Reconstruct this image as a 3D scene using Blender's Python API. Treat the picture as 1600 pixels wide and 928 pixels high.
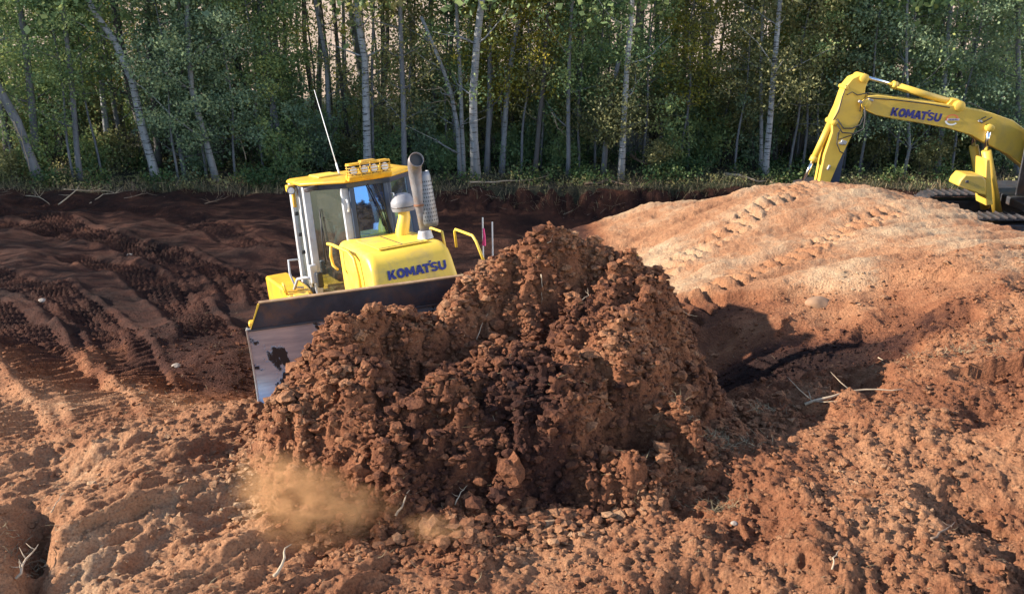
import bpy, math, random
import numpy as np
from mathutils import Vector, Matrix, noise as mnoise
for o in list(bpy.data.objects): bpy.data.objects.remove(o)
S = bpy.context.scene
COL = S.collection
rad = math.radians
# ------------------------------------------------------------------ camera
H = 5.0; PITCH = rad(20); FPX = 1386.0
cd = bpy.data.cameras.new('camera'); cam = bpy.data.objects.new('camera', cd); COL.objects.link(cam)
cd.sensor_width = 36; cd.lens = FPX/1600*36; cd.clip_start = 0.1; cd.clip_end = 6000
cam.location = (0, 0, H); cam.rotation_euler = (rad(90)-PITCH, 0, 0)
S.camera = cam
# ------------------------------------------------------------------ sky, sun, exposure
SUN_EL = rad(23.5); SUN_AZ = math.atan2(-1.0, -0.05)       # angle from +Y towards +X
sun_dir = Vector((math.sin(SUN_AZ)*math.cos(SUN_EL), math.cos(SUN_AZ)*math.cos(SUN_EL), math.sin(SUN_EL)))
W = bpy.data.worlds.new('World'); S.world = W; W.use_nodes = True
nt = W.node_tree
sky = nt.nodes.new('ShaderNodeTexSky'); sky.sky_type = 'NISHITA'; sky.sun_disc = False
sky.sun_elevation = SUN_EL; sky.sun_rotation = -SUN_AZ; sky.air_density = 1.0; sky.dust_density = 0.6; sky.ozone_density = 1.5
nt.links.new(sky.outputs[0], nt.nodes['Background'].inputs[0]); nt.nodes['Background'].inputs[1].default_value = 0.13
ld = bpy.data.lights.new('sun', 'SUN'); ld.energy = 5.0; ld.angle = rad(0.5); ld.color = (1.0, 0.90, 0.76)
sun = bpy.data.objects.new('sun', ld); COL.objects.link(sun); sun.rotation_euler = sun_dir.to_track_quat('Z', 'Y').to_euler()
S.view_settings.view_transform = 'Standard'; S.view_settings.look = 'None'; S.view_settings.gamma = 1
S.view_settings.use_curve_mapping = False; S.view_settings.exposure = 1.36

# ------------------------------------------------------------------ pixel helpers (design measurements -> points in the place)
C0 = np.array([0, 0, H]); FV = np.array([0, math.cos(PITCH), -math.sin(PITCH)]); UV = np.array([0, math.sin(PITCH), math.cos(PITCH)]); RV = np.array([1., 0, 0])
def ray(px, py): return FV+(px-800)/FPX*RV-(py-464)/FPX*UV
def at_t(px, py, t): return C0+t*ray(px, py)
def at_y(px, py, Y): d = ray(px, py); return C0+d*(Y/d[1])
def at_z(px, py, z): d = ray(px, py); return C0+d*((z-H)/d[2])

# ------------------------------------------------------------------ mesh helpers
class MB:
    def __init__(s): s.v = []; s.f = []
    def add(s, v, f):
        n = len(s.v); s.v += [tuple(p) for p in v]; s.f += [tuple(i+n for i in q) for q in f]; return s
    def box(s, c, size, M=None):
        x, y, z = [k/2 for k in size]
        v = [Vector((a*x, b*y, d*z)) for a in (-1, 1) for b in (-1, 1) for d in (-1, 1)]
        if M is not None: v = [M @ p for p in v]
        v = [p+Vector(c) for p in v]
        return s.add(v, [(0, 1, 3, 2), (4, 6, 7, 5), (0, 4, 5, 1), (2, 3, 7, 6), (0, 2, 6, 4), (1, 5, 7, 3)])
    def loft(s, rings, cap=True):
        n = len(rings[0]); v = [p for r in rings for p in r]; f = []
        for i in range(len(rings)-1):
            for j in range(n): k = (j+1) % n; f.append((i*n+j, i*n+k, (i+1)*n+k, (i+1)*n+j))
        if cap: f.append(tuple(range(n-1, -1, -1))); f.append(tuple(range((len(rings)-1)*n, len(rings)*n)))
        return s.add(v, f)
    def prism(s, pts, axis, a, b):      # pts 2D polygon, extruded along axis from a to b
        def mk(p, t): q = [p[0], p[1]]; q.insert(axis, t); return tuple(q)
        return s.loft([[mk(p, a) for p in pts], [mk(p, b) for p in pts]])
    def tube(s, pts, r, n=8, cap=True):
        pts = [Vector(p) for p in pts]; m = len(pts)
        rr = r if isinstance(r, (list, tuple)) else [r]*m
        rings = []; ref = None
        for i, p in enumerate(pts):
            d = (pts[min(i+1, m-1)]-pts[max(i-1, 0)])
            d = d.normalized() if d.length > 1e-9 else Vector((0, 0, 1))
            if ref is None: ref = Vector((1, 0, 0)) if abs(d.x) < .8 else Vector((0, 1, 0))
            u = (ref-d*ref.dot(d)).normalized(); w = d.cross(u); ref = u
            rings.append([p+(u*math.cos(2*math.pi*k/n)+w*math.sin(2*math.pi*k/n))*rr[i] for k in range(n)])
        return s.loft(rings, cap)
    def lathe(s, prof, n=20, M=None):   # prof (radius, height) about Z
        rings = [[Vector((q[0]*math.cos(2*math.pi*k/n), q[0]*math.sin(2*math.pi*k/n), q[1])) for k in range(n)] for q in prof]
        if M is not None: rings = [[M @ p for p in r] for r in rings]
        return s.loft(rings)
def link(name, me, parent=None):
    o = bpy.data.objects.new(name, me); COL.objects.link(o)
    if parent: o.parent = parent
    return o
def obj(name, mb, m, parent=None, bevel=0, smooth=False, seg=2):
    me = bpy.data.meshes.new(name); me.from_pydata(mb.v, [], mb.f); me.materials.append(m)
    import bmesh
    bm = bmesh.new(); bm.from_mesh(me); bmesh.ops.recalc_face_normals(bm, faces=bm.faces); bm.to_mesh(me); bm.free()
    o = link(name, me, parent)
    if bevel:
        b = o.modifiers.new('bevel', 'BEVEL'); b.width = bevel; b.segments = seg; b.limit_method = 'ANGLE'; b.angle_limit = rad(35)
    if smooth or bevel:
        me.shade_smooth()
        if smooth != 'all':
            try: me.set_sharp_from_angle(angle=rad(38))
            except Exception: pass
    return o
def np_mesh(name, V, Fq, m, parent=None, attrs=None, smooth=False):
    Fq = np.asarray(Fq); k = Fq.shape[1]
    me = bpy.data.meshes.new(name); me.vertices.add(len(V)); me.vertices.foreach_set('co', np.asarray(V, np.float32).ravel())
    me.loops.add(Fq.size); me.loops.foreach_set('vertex_index', Fq.ravel().astype(np.int32))
    me.polygons.add(len(Fq)); me.polygons.foreach_set('loop_start', (np.arange(len(Fq))*k).astype(np.int32))
    try: me.polygons.foreach_set('loop_total', np.full(len(Fq), k, np.int32))
    except Exception: pass
    me.polygons.foreach_set('use_smooth', np.full(len(Fq), bool(smooth)))
    for nm, dom, arr in (attrs or []):
        a = me.attributes.new(nm, 'FLOAT', dom); a.data.foreach_set('value', np.asarray(arr, np.float32))
    me.materials.append(m); me.update(calc_edges=True)
    return link(name, me, parent)
def tag(o, label, cat, group=None):
    o['label'] = label; o['category'] = cat
    if group: o['group'] = group
    return o
def kind(o, k): o['kind'] = k; return o
def thing(name, label, cat, loc=(0, 0, 0), rz=0, group=None):
    o = link(name, None); o.location = loc; o.rotation_euler = (0, 0, rz); o.empty_display_size = .3
    return tag(o, label, cat, group)

# ------------------------------------------------------------------ materials
class NT:
    def __init__(s, name):
        s.m = bpy.data.materials.new(name); s.m.use_nodes = True; s.t = s.m.node_tree; s.b = s.t.nodes['Principled BSDF']; s.out = s.t.nodes['Material Output']
    def n(s, typ, **kw):
        x = s.t.nodes.new('ShaderNode'+typ)
        for k, v in kw.items():
            if k.startswith('i_'): x.inputs[k[2:].replace('_', ' ')].default_value = v
            else: setattr(x, k, v)
        return x
    def l(s, a, b): s.t.links.new(a, b)
    def noise(s, scale, detail=4, rough=.55, vec=None, dist=0):
        x = s.n('TexNoise'); x.inputs['Scale'].default_value = scale; x.inputs['Detail'].default_value = detail; x.inputs['Roughness'].default_value = rough; x.inputs['Distortion'].default_value = dist
        if vec: s.l(vec, x.inputs['Vector'])
        return x.outputs['Fac']
    def ramp(s, fac, stops):
        x = s.n('ValToRGB'); e = x.color_ramp.elements
        while len(e) < len(stops): e.new(.5)
        for k, (p, c) in enumerate(stops): e[k].position = p; e[k].color = (*c, 1) if len(c) == 3 else c
        s.l(fac, x.inputs[0]); return x.outputs[0]
    def mix(s, fac, a, b, blend='MIX'):
        x = s.n('Mix', data_type='RGBA', blend_type=blend)
        for val, i in ((fac, 0), (a, 6), (b, 7)):
            if hasattr(val, 'links'): s.l(val, x.inputs[i])
            else: x.inputs[i].default_value = val if i == 0 else ((*val, 1) if len(val) == 3 else val)
        return x.outputs[2]
    def math(s, op, a, b=0.0, c=None):
        x = s.n('Math', operation=op)
        for i, v in enumerate((a, b) if c is None else (a, b, c)):
            if hasattr(v, 'links'): s.l(v, x.inputs[i])
            else: x.inputs[i].default_value = v
        return x.outputs[0]
    def coords(s, which='Object', scale=None):
        t = s.n('TexCoord').outputs[which]
        if scale:
            mp = s.n('Mapping'); mp.inputs['Scale'].default_value = scale; s.l(t, mp.inputs['Vector']); return mp.outputs[0]
        return t
    def attr(s, nm): return s.n('Attribute', attribute_name=nm).outputs['Fac']
    def bump(s, h, strength=.4, dist=.02):
        x = s.n('Bump'); x.inputs['Strength'].default_value = strength; x.inputs['Distance'].default_value = dist; s.l(h, x.inputs['Height']); s.l(x.outputs[0], s.b.inputs['Normal']); return x
    def set(s, **kw):
        for k, v in kw.items():
            i = s.b.inputs[k.replace('_', ' ')]
            if hasattr(v, 'links'): s.l(v, i)
            else: i.default_value = (*v, 1) if isinstance(v, tuple) and len(v) == 3 else v
        return s
def simple(name, c, rough=.5, metal=0, var=.12, sc=6, dirt=0, dirtc=(.19, .095, .05)):
    n = NT(name); v = n.coords('Object')
    f = n.noise(sc, 5, .6, v)
    col = n.ramp(f, [(.3, tuple(k*(1-var) for k in c)), (.7, tuple(min(1, k*(1+var)) for k in c))])
    if dirt:
        g = n.noise(sc*.9, 8, .68, v, .4); m = n.ramp(g, [(.62-dirt*.4, (0, 0, 0)), (.78-dirt*.3, (1, 1, 1))])
        col = n.mix(n.math('MULTIPLY', m, min(1, dirt*1.6)), col, dirtc)
    n.set(Base_Color=col, Roughness=n.math('ADD', n.math('MULTIPLY', f, .25), rough-.1), Metallic=metal)
    n.bump(n.noise(sc*8, 4, .6, v), .08, .004)
    return n.m
def dirt_mat(name):
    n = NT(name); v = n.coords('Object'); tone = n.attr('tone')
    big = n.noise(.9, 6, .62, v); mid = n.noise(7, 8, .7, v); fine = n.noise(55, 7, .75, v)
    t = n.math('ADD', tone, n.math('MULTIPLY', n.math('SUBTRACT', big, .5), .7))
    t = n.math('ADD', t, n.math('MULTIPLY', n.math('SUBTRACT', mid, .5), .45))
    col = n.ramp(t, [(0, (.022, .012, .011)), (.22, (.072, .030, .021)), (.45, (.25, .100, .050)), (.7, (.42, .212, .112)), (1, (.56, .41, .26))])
    col = n.mix(n.ramp(fine, [(.35, (1, 1, 1)), (.55, (0, 0, 0))]), col, n.mix(.55, col, (.03, .013, .01)))
    col = n.mix(n.ramp(n.noise(23, 5, .8, v), [(.62, (0, 0, 0)), (.74, (.55, .55, .55))]), col, n.mix(.5, col, (.62, .45, .28)))
    n.set(Base_Color=col, Roughness=.95, Specular_IOR_Level=.12)
    vo = n.n('TexVoronoi'); vo.inputs['Scale'].default_value = 30; n.l(v, vo.inputs['Vector'])
    h = n.math('ADD', n.math('MULTIPLY', n.noise(14, 12, .72, v), 1.0), n.math('MULTIPLY', fine, .45))
    h = n.math('SUBTRACT', h, n.math('MULTIPLY', vo.outputs['Distance'], .35))
    n.bump(h, .9, .05)
    return n.m
def leaf_mat(name, stops, trans=.45):
    n = NT(name); r = n.attr('rnd'); oi = n.n('ObjectInfo').outputs['Random']
    f = n.math('ADD', n.math('MULTIPLY', r, .75), n.math('MULTIPLY', oi, .25))
    col = n.ramp(f, stops)
    n.set(Base_Color=col, Roughness=.55, Specular_IOR_Level=.3)
    tr = n.n('BsdfTranslucent'); n.l(n.mix(.5, col, (.35, .36, .03), 'ADD') if False else col, tr.inputs['Color'])
    mx = n.n('MixShader'); mx.inputs[0].default_value = trans; n.l(n.b.outputs[0], mx.inputs[1]); n.l(tr.outputs[0], mx.inputs[2]); n.l(mx.outputs[0], n.out.inputs[0])
    return n.m
def bark_mat(name, base, band, amt):
    n = NT(name); v = n.coords('Object', (1, 1, 7)); v2 = n.coords('Object', (14, 14, 2))
    a = n.ramp(n.noise(2.6, 5, .75, v), [(.68-amt*.09, (0, 0, 0)), (.72-amt*.09, (1, 1, 1))])
    g = n.noise(1.2, 6, .7, v2)
    col = n.mix(n.ramp(g, [(.3, (0, 0, 0)), (.7, (1, 1, 1))]), tuple(k*.55 for k in base), base)
    col = n.mix(n.ramp(n.noise(.7, 4, .6, n.coords('Object')), [(.4, (0, 0, 0)), (.62, (.7, .7, .7))]), col, tuple(k*.5 for k in base))
    col = n.mix(a, col, band)
    n.set(Base_Color=col, Roughness=.85); n.bump(g, .5, .02)
    return n.m
M_dirt = dirt_mat('dirt')
M_yel = simple('yellow paint', (.76, .50, .055), .42, 0, .09, 3, .34, (.36, .25, .13))
M_yel2 = simple('deep yellow paint', (.66, .36, .02), .45, 0, .12, 3, .36)
M_exy = simple('weathered yellow paint', (.56, .365, .05), .5, 0, .14, 1.5, .30, (.30, .22, .11))
M_blk = simple('black rubber', (.02, .02, .022), .6, 0, .3, 9, .12)
M_dark = simple('dark steel', (.07, .07, .08), .5, .6, .3, 5, .3)
M_grey = simple('grey metal', (.34, .34, .36), .45, .5, .2, 8, .14)
M_lgrey = simple('light grey frame paint', (.42, .43, .46), .5, 0, .15, 5, .25)
M_navy = simple('dark blue grey paint', (.028, .045, .085), .45, 0, .2, 6)
M_chrome = simple('chrome rod', (.75, .75, .78), .15, 1, .05, 6)
M_blue = simple('blue lettering paint', (.018, .022, .17), .4, 0, .15, 12)
M_white = simple('white paint', (.75, .75, .74), .5, 0, .08, 12)
M_pink = simple('pink ribbon', (.75, .06, .22), .6, 0, .1, 20)
M_wood = simple('bleached wood', (.36, .27, .185), .85, 0, .3, 14)
M_wood2 = simple('brown wood', (.17, .11, .075), .85, 0, .35, 14)
def glass_mat(name, tint, refl, fac):
    n = NT(name); tr = n.n('BsdfTransparent'); tr.inputs[0].default_value = (*tint, 1)
    gl = n.n('BsdfGlossy'); gl.inputs['Color'].default_value = (*refl, 1); gl.inputs['Roughness'].default_value = .04
    d = n.n('BsdfDiffuse'); d.inputs[0].default_value = (.32, .30, .25, 1)
    fr = n.n('LayerWeight'); fr.inputs[0].default_value = .35
    mx = n.n('MixShader'); n.l(n.math('ADD', n.math('MULTIPLY', fr.outputs['Fresnel'], .6), fac), mx.inputs[0]); n.l(tr.outputs[0], mx.inputs[1]); n.l(gl.outputs[0], mx.inputs[2])
    m2 = n.n('MixShader'); n.l(n.ramp(n.noise(5, 6, .7, n.coords('Object')), [(.4, (.04,)*3), (.75, (.22,)*3)]), m2.inputs[0]); n.l(mx.outputs[0], m2.inputs[1]); n.l(d.outputs[0], m2.inputs[2])
    n.l(m2.outputs[0], n.out.inputs[0]); return n.m
M_glassf = glass_mat('painted sky glass', (.10, .26, .62), (.22, .50, 1.0), .38)  # sky reflection painted in as blue tint and blue gloss
M_glass = glass_mat('clear dusty glass', (.62, .70, .68), (.9, .95, 1), .12)
# ------------------------------------------------------------------ terrain: noise tools
def _hash(ix, iy, seed):
    h = (ix.astype(np.int64)*374761393+iy.astype(np.int64)*668265263+seed*2147483647) & 0xffffffff
    h = ((h ^ (h >> 13))*1274126177) & 0xffffffff
    return (h ^ (h >> 16)) & 0xffffffff
def perlin(x, y, seed=0):
    x0 = np.floor(x); y0 = np.floor(y); fx = x-x0; fy = y-y0; ix = x0.astype(np.int64); iy = y0.astype(np.int64)
    u = fx*fx*fx*(fx*(fx*6-15)+10); v = fy*fy*fy*(fy*(fy*6-15)+10)
    def g(dx, dy):
        a = _hash(ix+dx, iy+dy, seed)*(2*np.pi/4294967296.0); return np.cos(a)*(fx-dx)+np.sin(a)*(fy-dy)
    a = g(0, 0); b = g(1, 0); c = g(0, 1); d = g(1, 1)
    return (a+(b-a)*u+((c+(d-c)*u)-(a+(b-a)*u))*v)*1.5
def fbm(x, y, f, octv, seed=0, gain=.5):
    s = 0; a = 1.
    for k in range(octv): s = s+a*perlin(x*f*2**k+17.3*k, y*f*2**k-9.1*k, seed+k); a *= gain
    return s
def worley(x, y, f, seed=0):        # rounded lumps: 1 at cell centre, 0 at the border; also a per-cell random
    x = x*f; y = y*f; ix = np.floor(x).astype(np.int64); iy = np.floor(y).astype(np.int64)
    best = np.full(x.shape, 9.); rid = np.zeros(x.shape)
    for dx in (-1, 0, 1):
        for dy in (-1, 0, 1):
            h = _hash(ix+dx, iy+dy, seed); h2 = _hash(ix+dx, iy+dy, seed+7)
            px = ix+dx+h/4294967296.0; py = iy+dy+h2/4294967296.0
            d = (px-x)**2+(py-y)**2; m = d < best; best = np.where(m, d, best); rid = np.where(m, (h % 1000)/1000.0, rid)
    return np.clip(1-best*1.6, 0, 1), rid
def sstep(a, b, x): t = np.clip((x-a)/(b-a), 0, 1); return t*t*(3-2*t)
class TPS:
    def __init__(s, P, z, lam=.02):
        P = np.asarray(P, float); s.P = P; n = len(P)
        d = np.hypot(P[:, None, 0]-P[None, :, 0], P[:, None, 1]-P[None, :, 1]); K = s.phi(d)+lam*np.eye(n)
        A = np.zeros((n+3, n+3)); A[:n, :n] = K; A[:n, n] = 1; A[:n, n+1:] = P; A[n, :n] = 1; A[n+1:, :n] = P.T
        s.w = np.linalg.solve(A, np.concatenate([z, np.zeros(3)]))
    @staticmethod
    def phi(d): return np.where(d > 1e-9, d*d*np.log(d+1e-12), 0)
    def __call__(s, x, y):
        r = s.w[-3]+s.w[-2]*x+s.w[-1]*y
        for (a, b), w in zip(s.P, s.w): r = r+w*s.phi(np.hypot(x-a, y-b))
        return r
GP = [(-250,300,-1.),(0,300,-1.),(200,298,-1.),(400,300,-1.05),(0,340,-1.),(200,340,-1.),(400,345,-1.05),
 (0,400,-.75),(200,400,-.8),(380,400,-.8),(0,480,-.35),(150,480,-.38),(300,480,-.4),(420,460,-.45),
 (0,560,.08),(150,560,.08),(280,560,.1),(370,550,.15),(0,650,.5),(150,650,.52),(300,650,.62),(385,640,.82),
 (-300,560,.1),(-300,750,.8),(0,740,.95),(150,740,1.05),(280,730,1.05),(400,740,1.08),(0,928,.95),(200,928,1.05),(400,928,1.12),(600,900,1.15),
 (600,800,1.12),(800,928,1.2),(800,850,1.15),(950,760,1.12),(1050,700,1.1),(1200,648,1.08),(1360,600,1.18),(1540,545,1.35),(1700,520,1.45),
 (1100,800,1.15),(1300,760,1.2),(1540,700,1.38),(1200,928,1.22),(1400,860,1.28),(1540,928,1.3),(1800,800,1.5),
 (1120,620,.2),(1180,560,.22),(1250,560,.38),(1330,540,.55),(1420,520,.85),(1100,510,.15),(1180,500,.3),(1300,475,.62),(1420,450,.85),(1540,430,1.1),
 (1075,485,.25),(1060,420,.1),(1150,440,.4),(1200,400,.45),(1350,370,.72),(1450,370,.9),(1560,385,1.15),(950,372,-.12),(900,360,-.28),(945,342,-.12),(1000,325,.04),(1010,350,.06),
 (1100,320,.12),(1220,296,.45),(1340,290,.68),(1440,308,.62),(1540,348,.75),(1620,370,.9)]
gp = [(*at_z(a, b, c)[:2], c) for a, b, c in GP]
gp += [(0,13,-.8),(.8,13.5,-.9),(-.5,17,-1.4),(3,21,-1.6),(-1,22,-1.5),(6,22.5,-1.3),(9,21.5,-1.1),(13,20.5,-1.0),(17,18,-.6),(-2,12.6,-.5),(-1.2,10.8,-.30),(-2.6,10.6,-.32),(-.3,10.4,-.32),(-1.0,9.3,-.05),
       (1.2,9.6,.1),(2.5,11,-.2),(-6,5,.9),(8,5,1.5),(0,2,1.3),(-8,2,.9),(8,2,1.5),(-16,12,-.4),(-24,20,-.9),(24,20,-1),(18,12,.6),(0,26,-1.3),(12,27,-1.2),(-14,27,-1),(-30,30,-1),(30,30,-1),(0,34,-1.1),(20,36,-1),(-20,36,-1)]
gp = np.array(gp); G_T = TPS(gp[:, :2], gp[:, 2])
MP = [(418,640,7.35),(440,600,7.45),(475,560,7.6),(520,505,7.8),(600,512,7.95),(680,492,8.15),(720,462,8.3),(765,418,8.5),(820,378,8.7),(870,364,8.8),(930,370,8.9),(990,394,9.0),(1035,425,9.05),(1055,470,8.9),(1075,540,8.6),(1105,600,8.2),
 (930,430,8.75),(978,430,8.62),(975,480,8.2),(985,540,7.8),(1040,520,8.45),(880,460,8.62),(800,480,8.45),(740,470,8.3),(830,530,8.15),(700,520,8.08),(760,555,7.85),(640,500,7.85),(620,580,7.75),(560,550,7.5),(600,625,7.2),(700,605,7.35),(800,580,7.5),(900,565,7.6),
 (500,640,7.1),(1000,600,7.5),(900,640,7.2),(1060,630,7.6),(650,650,7.3),(450,700,7.0),(560,690,6.9),(700,690,6.85),(820,680,6.95),(950,690,7.05),(620,750,6.6),(720,770,6.85),(860,730,6.85),(1000,710,7.0),(1100,665,7.4)]
mp = [tuple(at_t(*p)) for p in MP]
mp += [(*at_z(a, b, c)[:2], c-.16) for a, b, c in ((380,760,1.08),(480,820,1.1),(600,840,1.12),(740,840,1.15),(860,780,1.12),(980,740,1.1),(1100,705,1.08),(1190,655,1.06))]
mp += [(*at_z(a, b, 1.1)[:2], c) for a, b, c in ((330,820,.4),(430,900,.45),(580,925,.5),(740,925,.5),(900,865,.5),(1040,800,.5),(1180,745,.5),(1290,690,.5),(330,720,.45),(1150,560,-.1),(1130,500,-.3),(1190,600,.1),(1250,640,.5))]
mp += [(-2.7,7.6,.2),(-3.2,6.5,.2),(-2.2,8.6,-.2),(-1,9.1,-.2),(.2,9.6,.0),(1.3,10.3,.2),(2.4,10.3,-.2),(3.4,9.4,-.5),(3.6,8,-.3),(4,10,-1.5),(-3.5,9,-1.5),(-2,5,-.2),(0,4.6,-.2),(2,5,-.1),(-5,6,-1.5),(5,6,-1.5),(5,8,-1.5),(0,12,-2),(3,12,-2)]
mp = np.array(mp); M_T = TPS(mp[:, :2], mp[:, 2], .01)
def wl(pts, z): return [tuple(at_z(a, b, z)[:2]) for a, b in pts]
LANES = [(wl([(-120,300),(60,325),(200,372),(300,430),(330,500)], -.75), .42, .075, .19),
 (wl([(-100,560),(0,640),(40,740)], .5), .34, .045, .15),
 (wl([(-80,460),(60,520),(160,640),(180,700)], .3), .30, .045, .15),
 (wl([(-60,420),(30,500),(90,590),(125,660)], .1), .42, .075, .17),
 (wl([(60,400),(150,470),(205,560),(235,640)], 0), .32, .07, .17),
 (wl([(100,360),(215,405),(290,470),(335,560)], -.3), .38, .08, .17),
 (wl([(-60,330),(100,350),(260,385),(360,440),(395,500)], -.7), .40, .085, .18),
 (wl([(0,310),(150,318),(300,340),(420,400)], -.95), .42, .055, .18),
 (wl([(350,400),(410,440),(425,490)], -.5), .35, .075, .17),
 (wl([(-80,370),(60,430),(150,520),(170,600)], -.2), .34, .055, .16),
 (wl([(1000,415),(1100,380),(1200,345),(1290,312)], .35), .32, .12, .27),
 (wl([(1050,472),(1160,432),(1280,395),(1400,352)], .5), .30, .14, .27)]
def lanes(x, y):
    z = np.zeros_like(x)
    for pts, hw, amp, pitch in LANES:
        best = np.full(x.shape, 9.); arc = np.zeros_like(x); s0 = 0
        for (ax, ay), (bx, by) in zip(pts[:-1], pts[1:]):
            L = math.hypot(bx-ax, by-ay); tx, ty = (bx-ax)/L, (by-ay)/L
            u = np.clip((x-ax)*tx+(y-ay)*ty, 0, L); d = np.hypot(x-ax-u*tx, y-ay-u*ty); m = d < best
            best = np.where(m, d, best); sd = (x-ax)*ty-(y-ay)*tx; arc = np.where(m, s0+u+sd*.12, arc); s0 += L
        ends = sstep(0, .5, arc)*sstep(0, .5, s0-arc)
        ins = (1-sstep(hw*.8, hw, best))*ends
        wob = perlin(x*2, y*2, 5)*.025
        ph = ((arc+wob)/pitch) % 1.0
        ridge = np.exp(-((ph-.5)/.14)**2)
        broken = np.clip(.9+.7*perlin(x*1.1+4, y*1.1, 9), .1, 1)
        if pitch > .2:
            slot = np.exp(-np.abs((ph-.5)/.15)**3)*np.clip(1.0+.8*perlin(x*2.3, y*2.3, 44), .45, 1.3)
            z = z+(1-sstep(hw*.7, hw*.95, best+.05*perlin(x*7, y*7, 45)))*ends*(.030-amp*1.35*slot); continue
        z = z+ins*(-amp*.9+amp*1.25*ridge*broken)
        z = z+np.exp(-((best-hw*1.18)/.07)**2)*ends*amp*.55*(1+.7*perlin(x*2, y*2, 3))
    return z
BANKC = np.array([tuple(at_z(*p)[:2]) for p in ((880,362,-.5),(950,338,-.25),(1050,309,.0),(1200,292,.45),(1340,286,.68),(1430,297,.62),(1540,343,.75),(1640,372,.9))])
def bank_crest_y(x): return np.interp(x, BANKC[:, 0], BANKC[:, 1], left=BANKC[0, 1], right=BANKC[-1, 1])
def height(x, y, detail=True):
    """returns z, mound mask, tone"""
    g = G_T(x, y)
    far = sstep(34, 40, np.hypot(x*.8, y)); g = g*(1-far)+(-1.0)*far
    # hollow pit behind the dozer with a cut bank below the forest edge
    edge = 25.4+.35*perlin(x*.35, x*0+3.3, 21)
    cw = sstep(-6.5, -1, x)*(1-sstep(20, 26, x))
    rise = sstep(-.45, .25, y-edge+.25*fbm(x, y, 2.2, 3, 23))
    g = np.where(y > 20, g*(1-cw)+cw*(rise*-.95+(1-rise)*np.minimum(g, -1.55)), g)
    # forest floor gently uneven
    ff = sstep(25.6, 27, y); g = g+ff*(.12*fbm(x, y, .35, 3, 31)+.02)
    bc = bank_crest_y(x)
    behind = sstep(0, 2.0, y-bc)*sstep(1.2, 2.4, x)*(1-sstep(20, 24, y)); g = np.where((y < 24), g*(1-behind)+np.minimum(g, -1.1)*behind, g)
    m = M_T(x, y)
    bx = np.array([[-2.6, 7.75], [-2.10, 8.02], [1.2, 9.75], [1.8, 10.1]])  # line of the blade face
    yb = np.interp(x, bx[:, 0], bx[:, 1]); bk = np.clip(y-(yb+.02), 0, 9)
    inb = sstep(-2.3, -2.1, x)*(1-sstep(1.25, 1.6, x))
    m = m-bk*3.2*inb
    win = (1-sstep(3.9, 4.6, x))*sstep(-4.4, -3.6, x)*(1-sstep(11, 11.6, y))*sstep(3.6, 4.4, y); m = m*win-3*(1-win)
    # rough clod relief
    mm = sstep(-.12, .12, m-g)
    nearm = np.exp(-np.clip(g-m, 0, 9)/.25)
    near = 1-sstep(9, 15, y); left = 1-sstep(-3, -1.5, x)
    w1, r1 = worley(x+.1*perlin(x*2, y*2, 1), y, 1.5, 3); w2, r2 = worley(x+.05*perlin(x*6, y*6, 2), y+.05*perlin(x*6, y*6, 8), 4.2, 11); w3, r3 = worley(x, y, 10., 17); w4, r4 = worley(x, y, 22., 23)
    wx = x+.16*perlin(x*2.1, y*2.1, 301)+.05*perlin(x*7, y*7, 302); wy = y+.16*perlin(x*2.1+9, y*2.1, 303)+.05*perlin(x*7, y*7+5, 304)
    bil = np.abs(perlin(wx*1.3, wy*1.3, 305))+.5*np.abs(perlin(wx*2.9, wy*2.9, 306))+.28*np.abs(perlin(wx*6.1, wy*6.1, 307))+.16*np.abs(perlin(wx*13, wy*13, 308))+.09*np.abs(perlin(wx*27, wy*27, 309))
    rm = .34*(bil-.45)+.10*fbm(wx*.9-wy*.5, wy*.5, 2.6, 4, 330, .6)+.13*fbm(wx, wy, .8, 4, 40)+.09*(w2*(.2+r2)-.25)*(r2 > .4)+.042*(w3*(.2+r3)-.3)*(r3 > .45)+.024*(w4*(.2+r4)-.3)
    crest = sstep(1.7, 2.4, m)
    m = m+(rm-.13)*(.95-.35*crest)
    # slumped side of foreground with streaks running down towards the lower left
    lowleft = (1-sstep(-1.6, -.6, x+.35*(y-6)))*(1-sstep(6.9, 7.7, y))
    u = (x*.80+y*.60); v = (-x*.60+y*.80)
    st = fbm(u*.28, v*1.0, 1.6, 4, 60, .6)
    rough = .042*(w2*(.2+r2)-.2)*(r2 > .35)*(.3+1.1*np.clip(fbm(x, y, .5, 2, 50)+.4, 0, 1))+.024*(w3*(.2+r3)-.25)*(r3 > .3)+.013*(w4*(.2+r4)-.25)
    chase = np.clip(fbm(x, y, .35, 2, 77)+.35, .12, 1)
    right = sstep(-.5, 1.2, x)
    bankm = sstep(1.2, 2.2, x)*(sstep(-.9, -.3, y-(13.6-.33*(x-2.)))) *(1-sstep(0, 1, y-bc))
    bank_flat = np.clip(bankm, 0, 1)
    ua = x*.955+y*.30; va = -x*.30+y*.955
    streak = fbm(ua*.16, va*1.2, 2.2, 4, 70, .6)
    far_flat = np.maximum(sstep(9.5, 12, y), .95*(1-sstep(-3, -2.2, x))*sstep(7.6, 8.8, y))
    g = g+rough*(1.25*(1-far_flat*.7))*near*(1-.75*bank_flat)*(1+.55*right*chase)*(1-.55*lowleft)+.12*fbm(x, y, .7, 3, 90)*(1-ff)*(1-.5*bank_flat)+near*(1-bank_flat)*(.022*fbm(x, y, 5.2, 5, 97, .62)*(1-.7*far_flat)+.03*(.5-np.abs(fbm(x, y, 1.6, 4, 98, .55)))*(right*.8+.1))+.085*streak*bank_flat+bank_flat*(.012*(w3*(.2+r3)-.3)*(r3 > .7)+.022*fbm(x, y, 3.1, 5, 95, .6))
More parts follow.
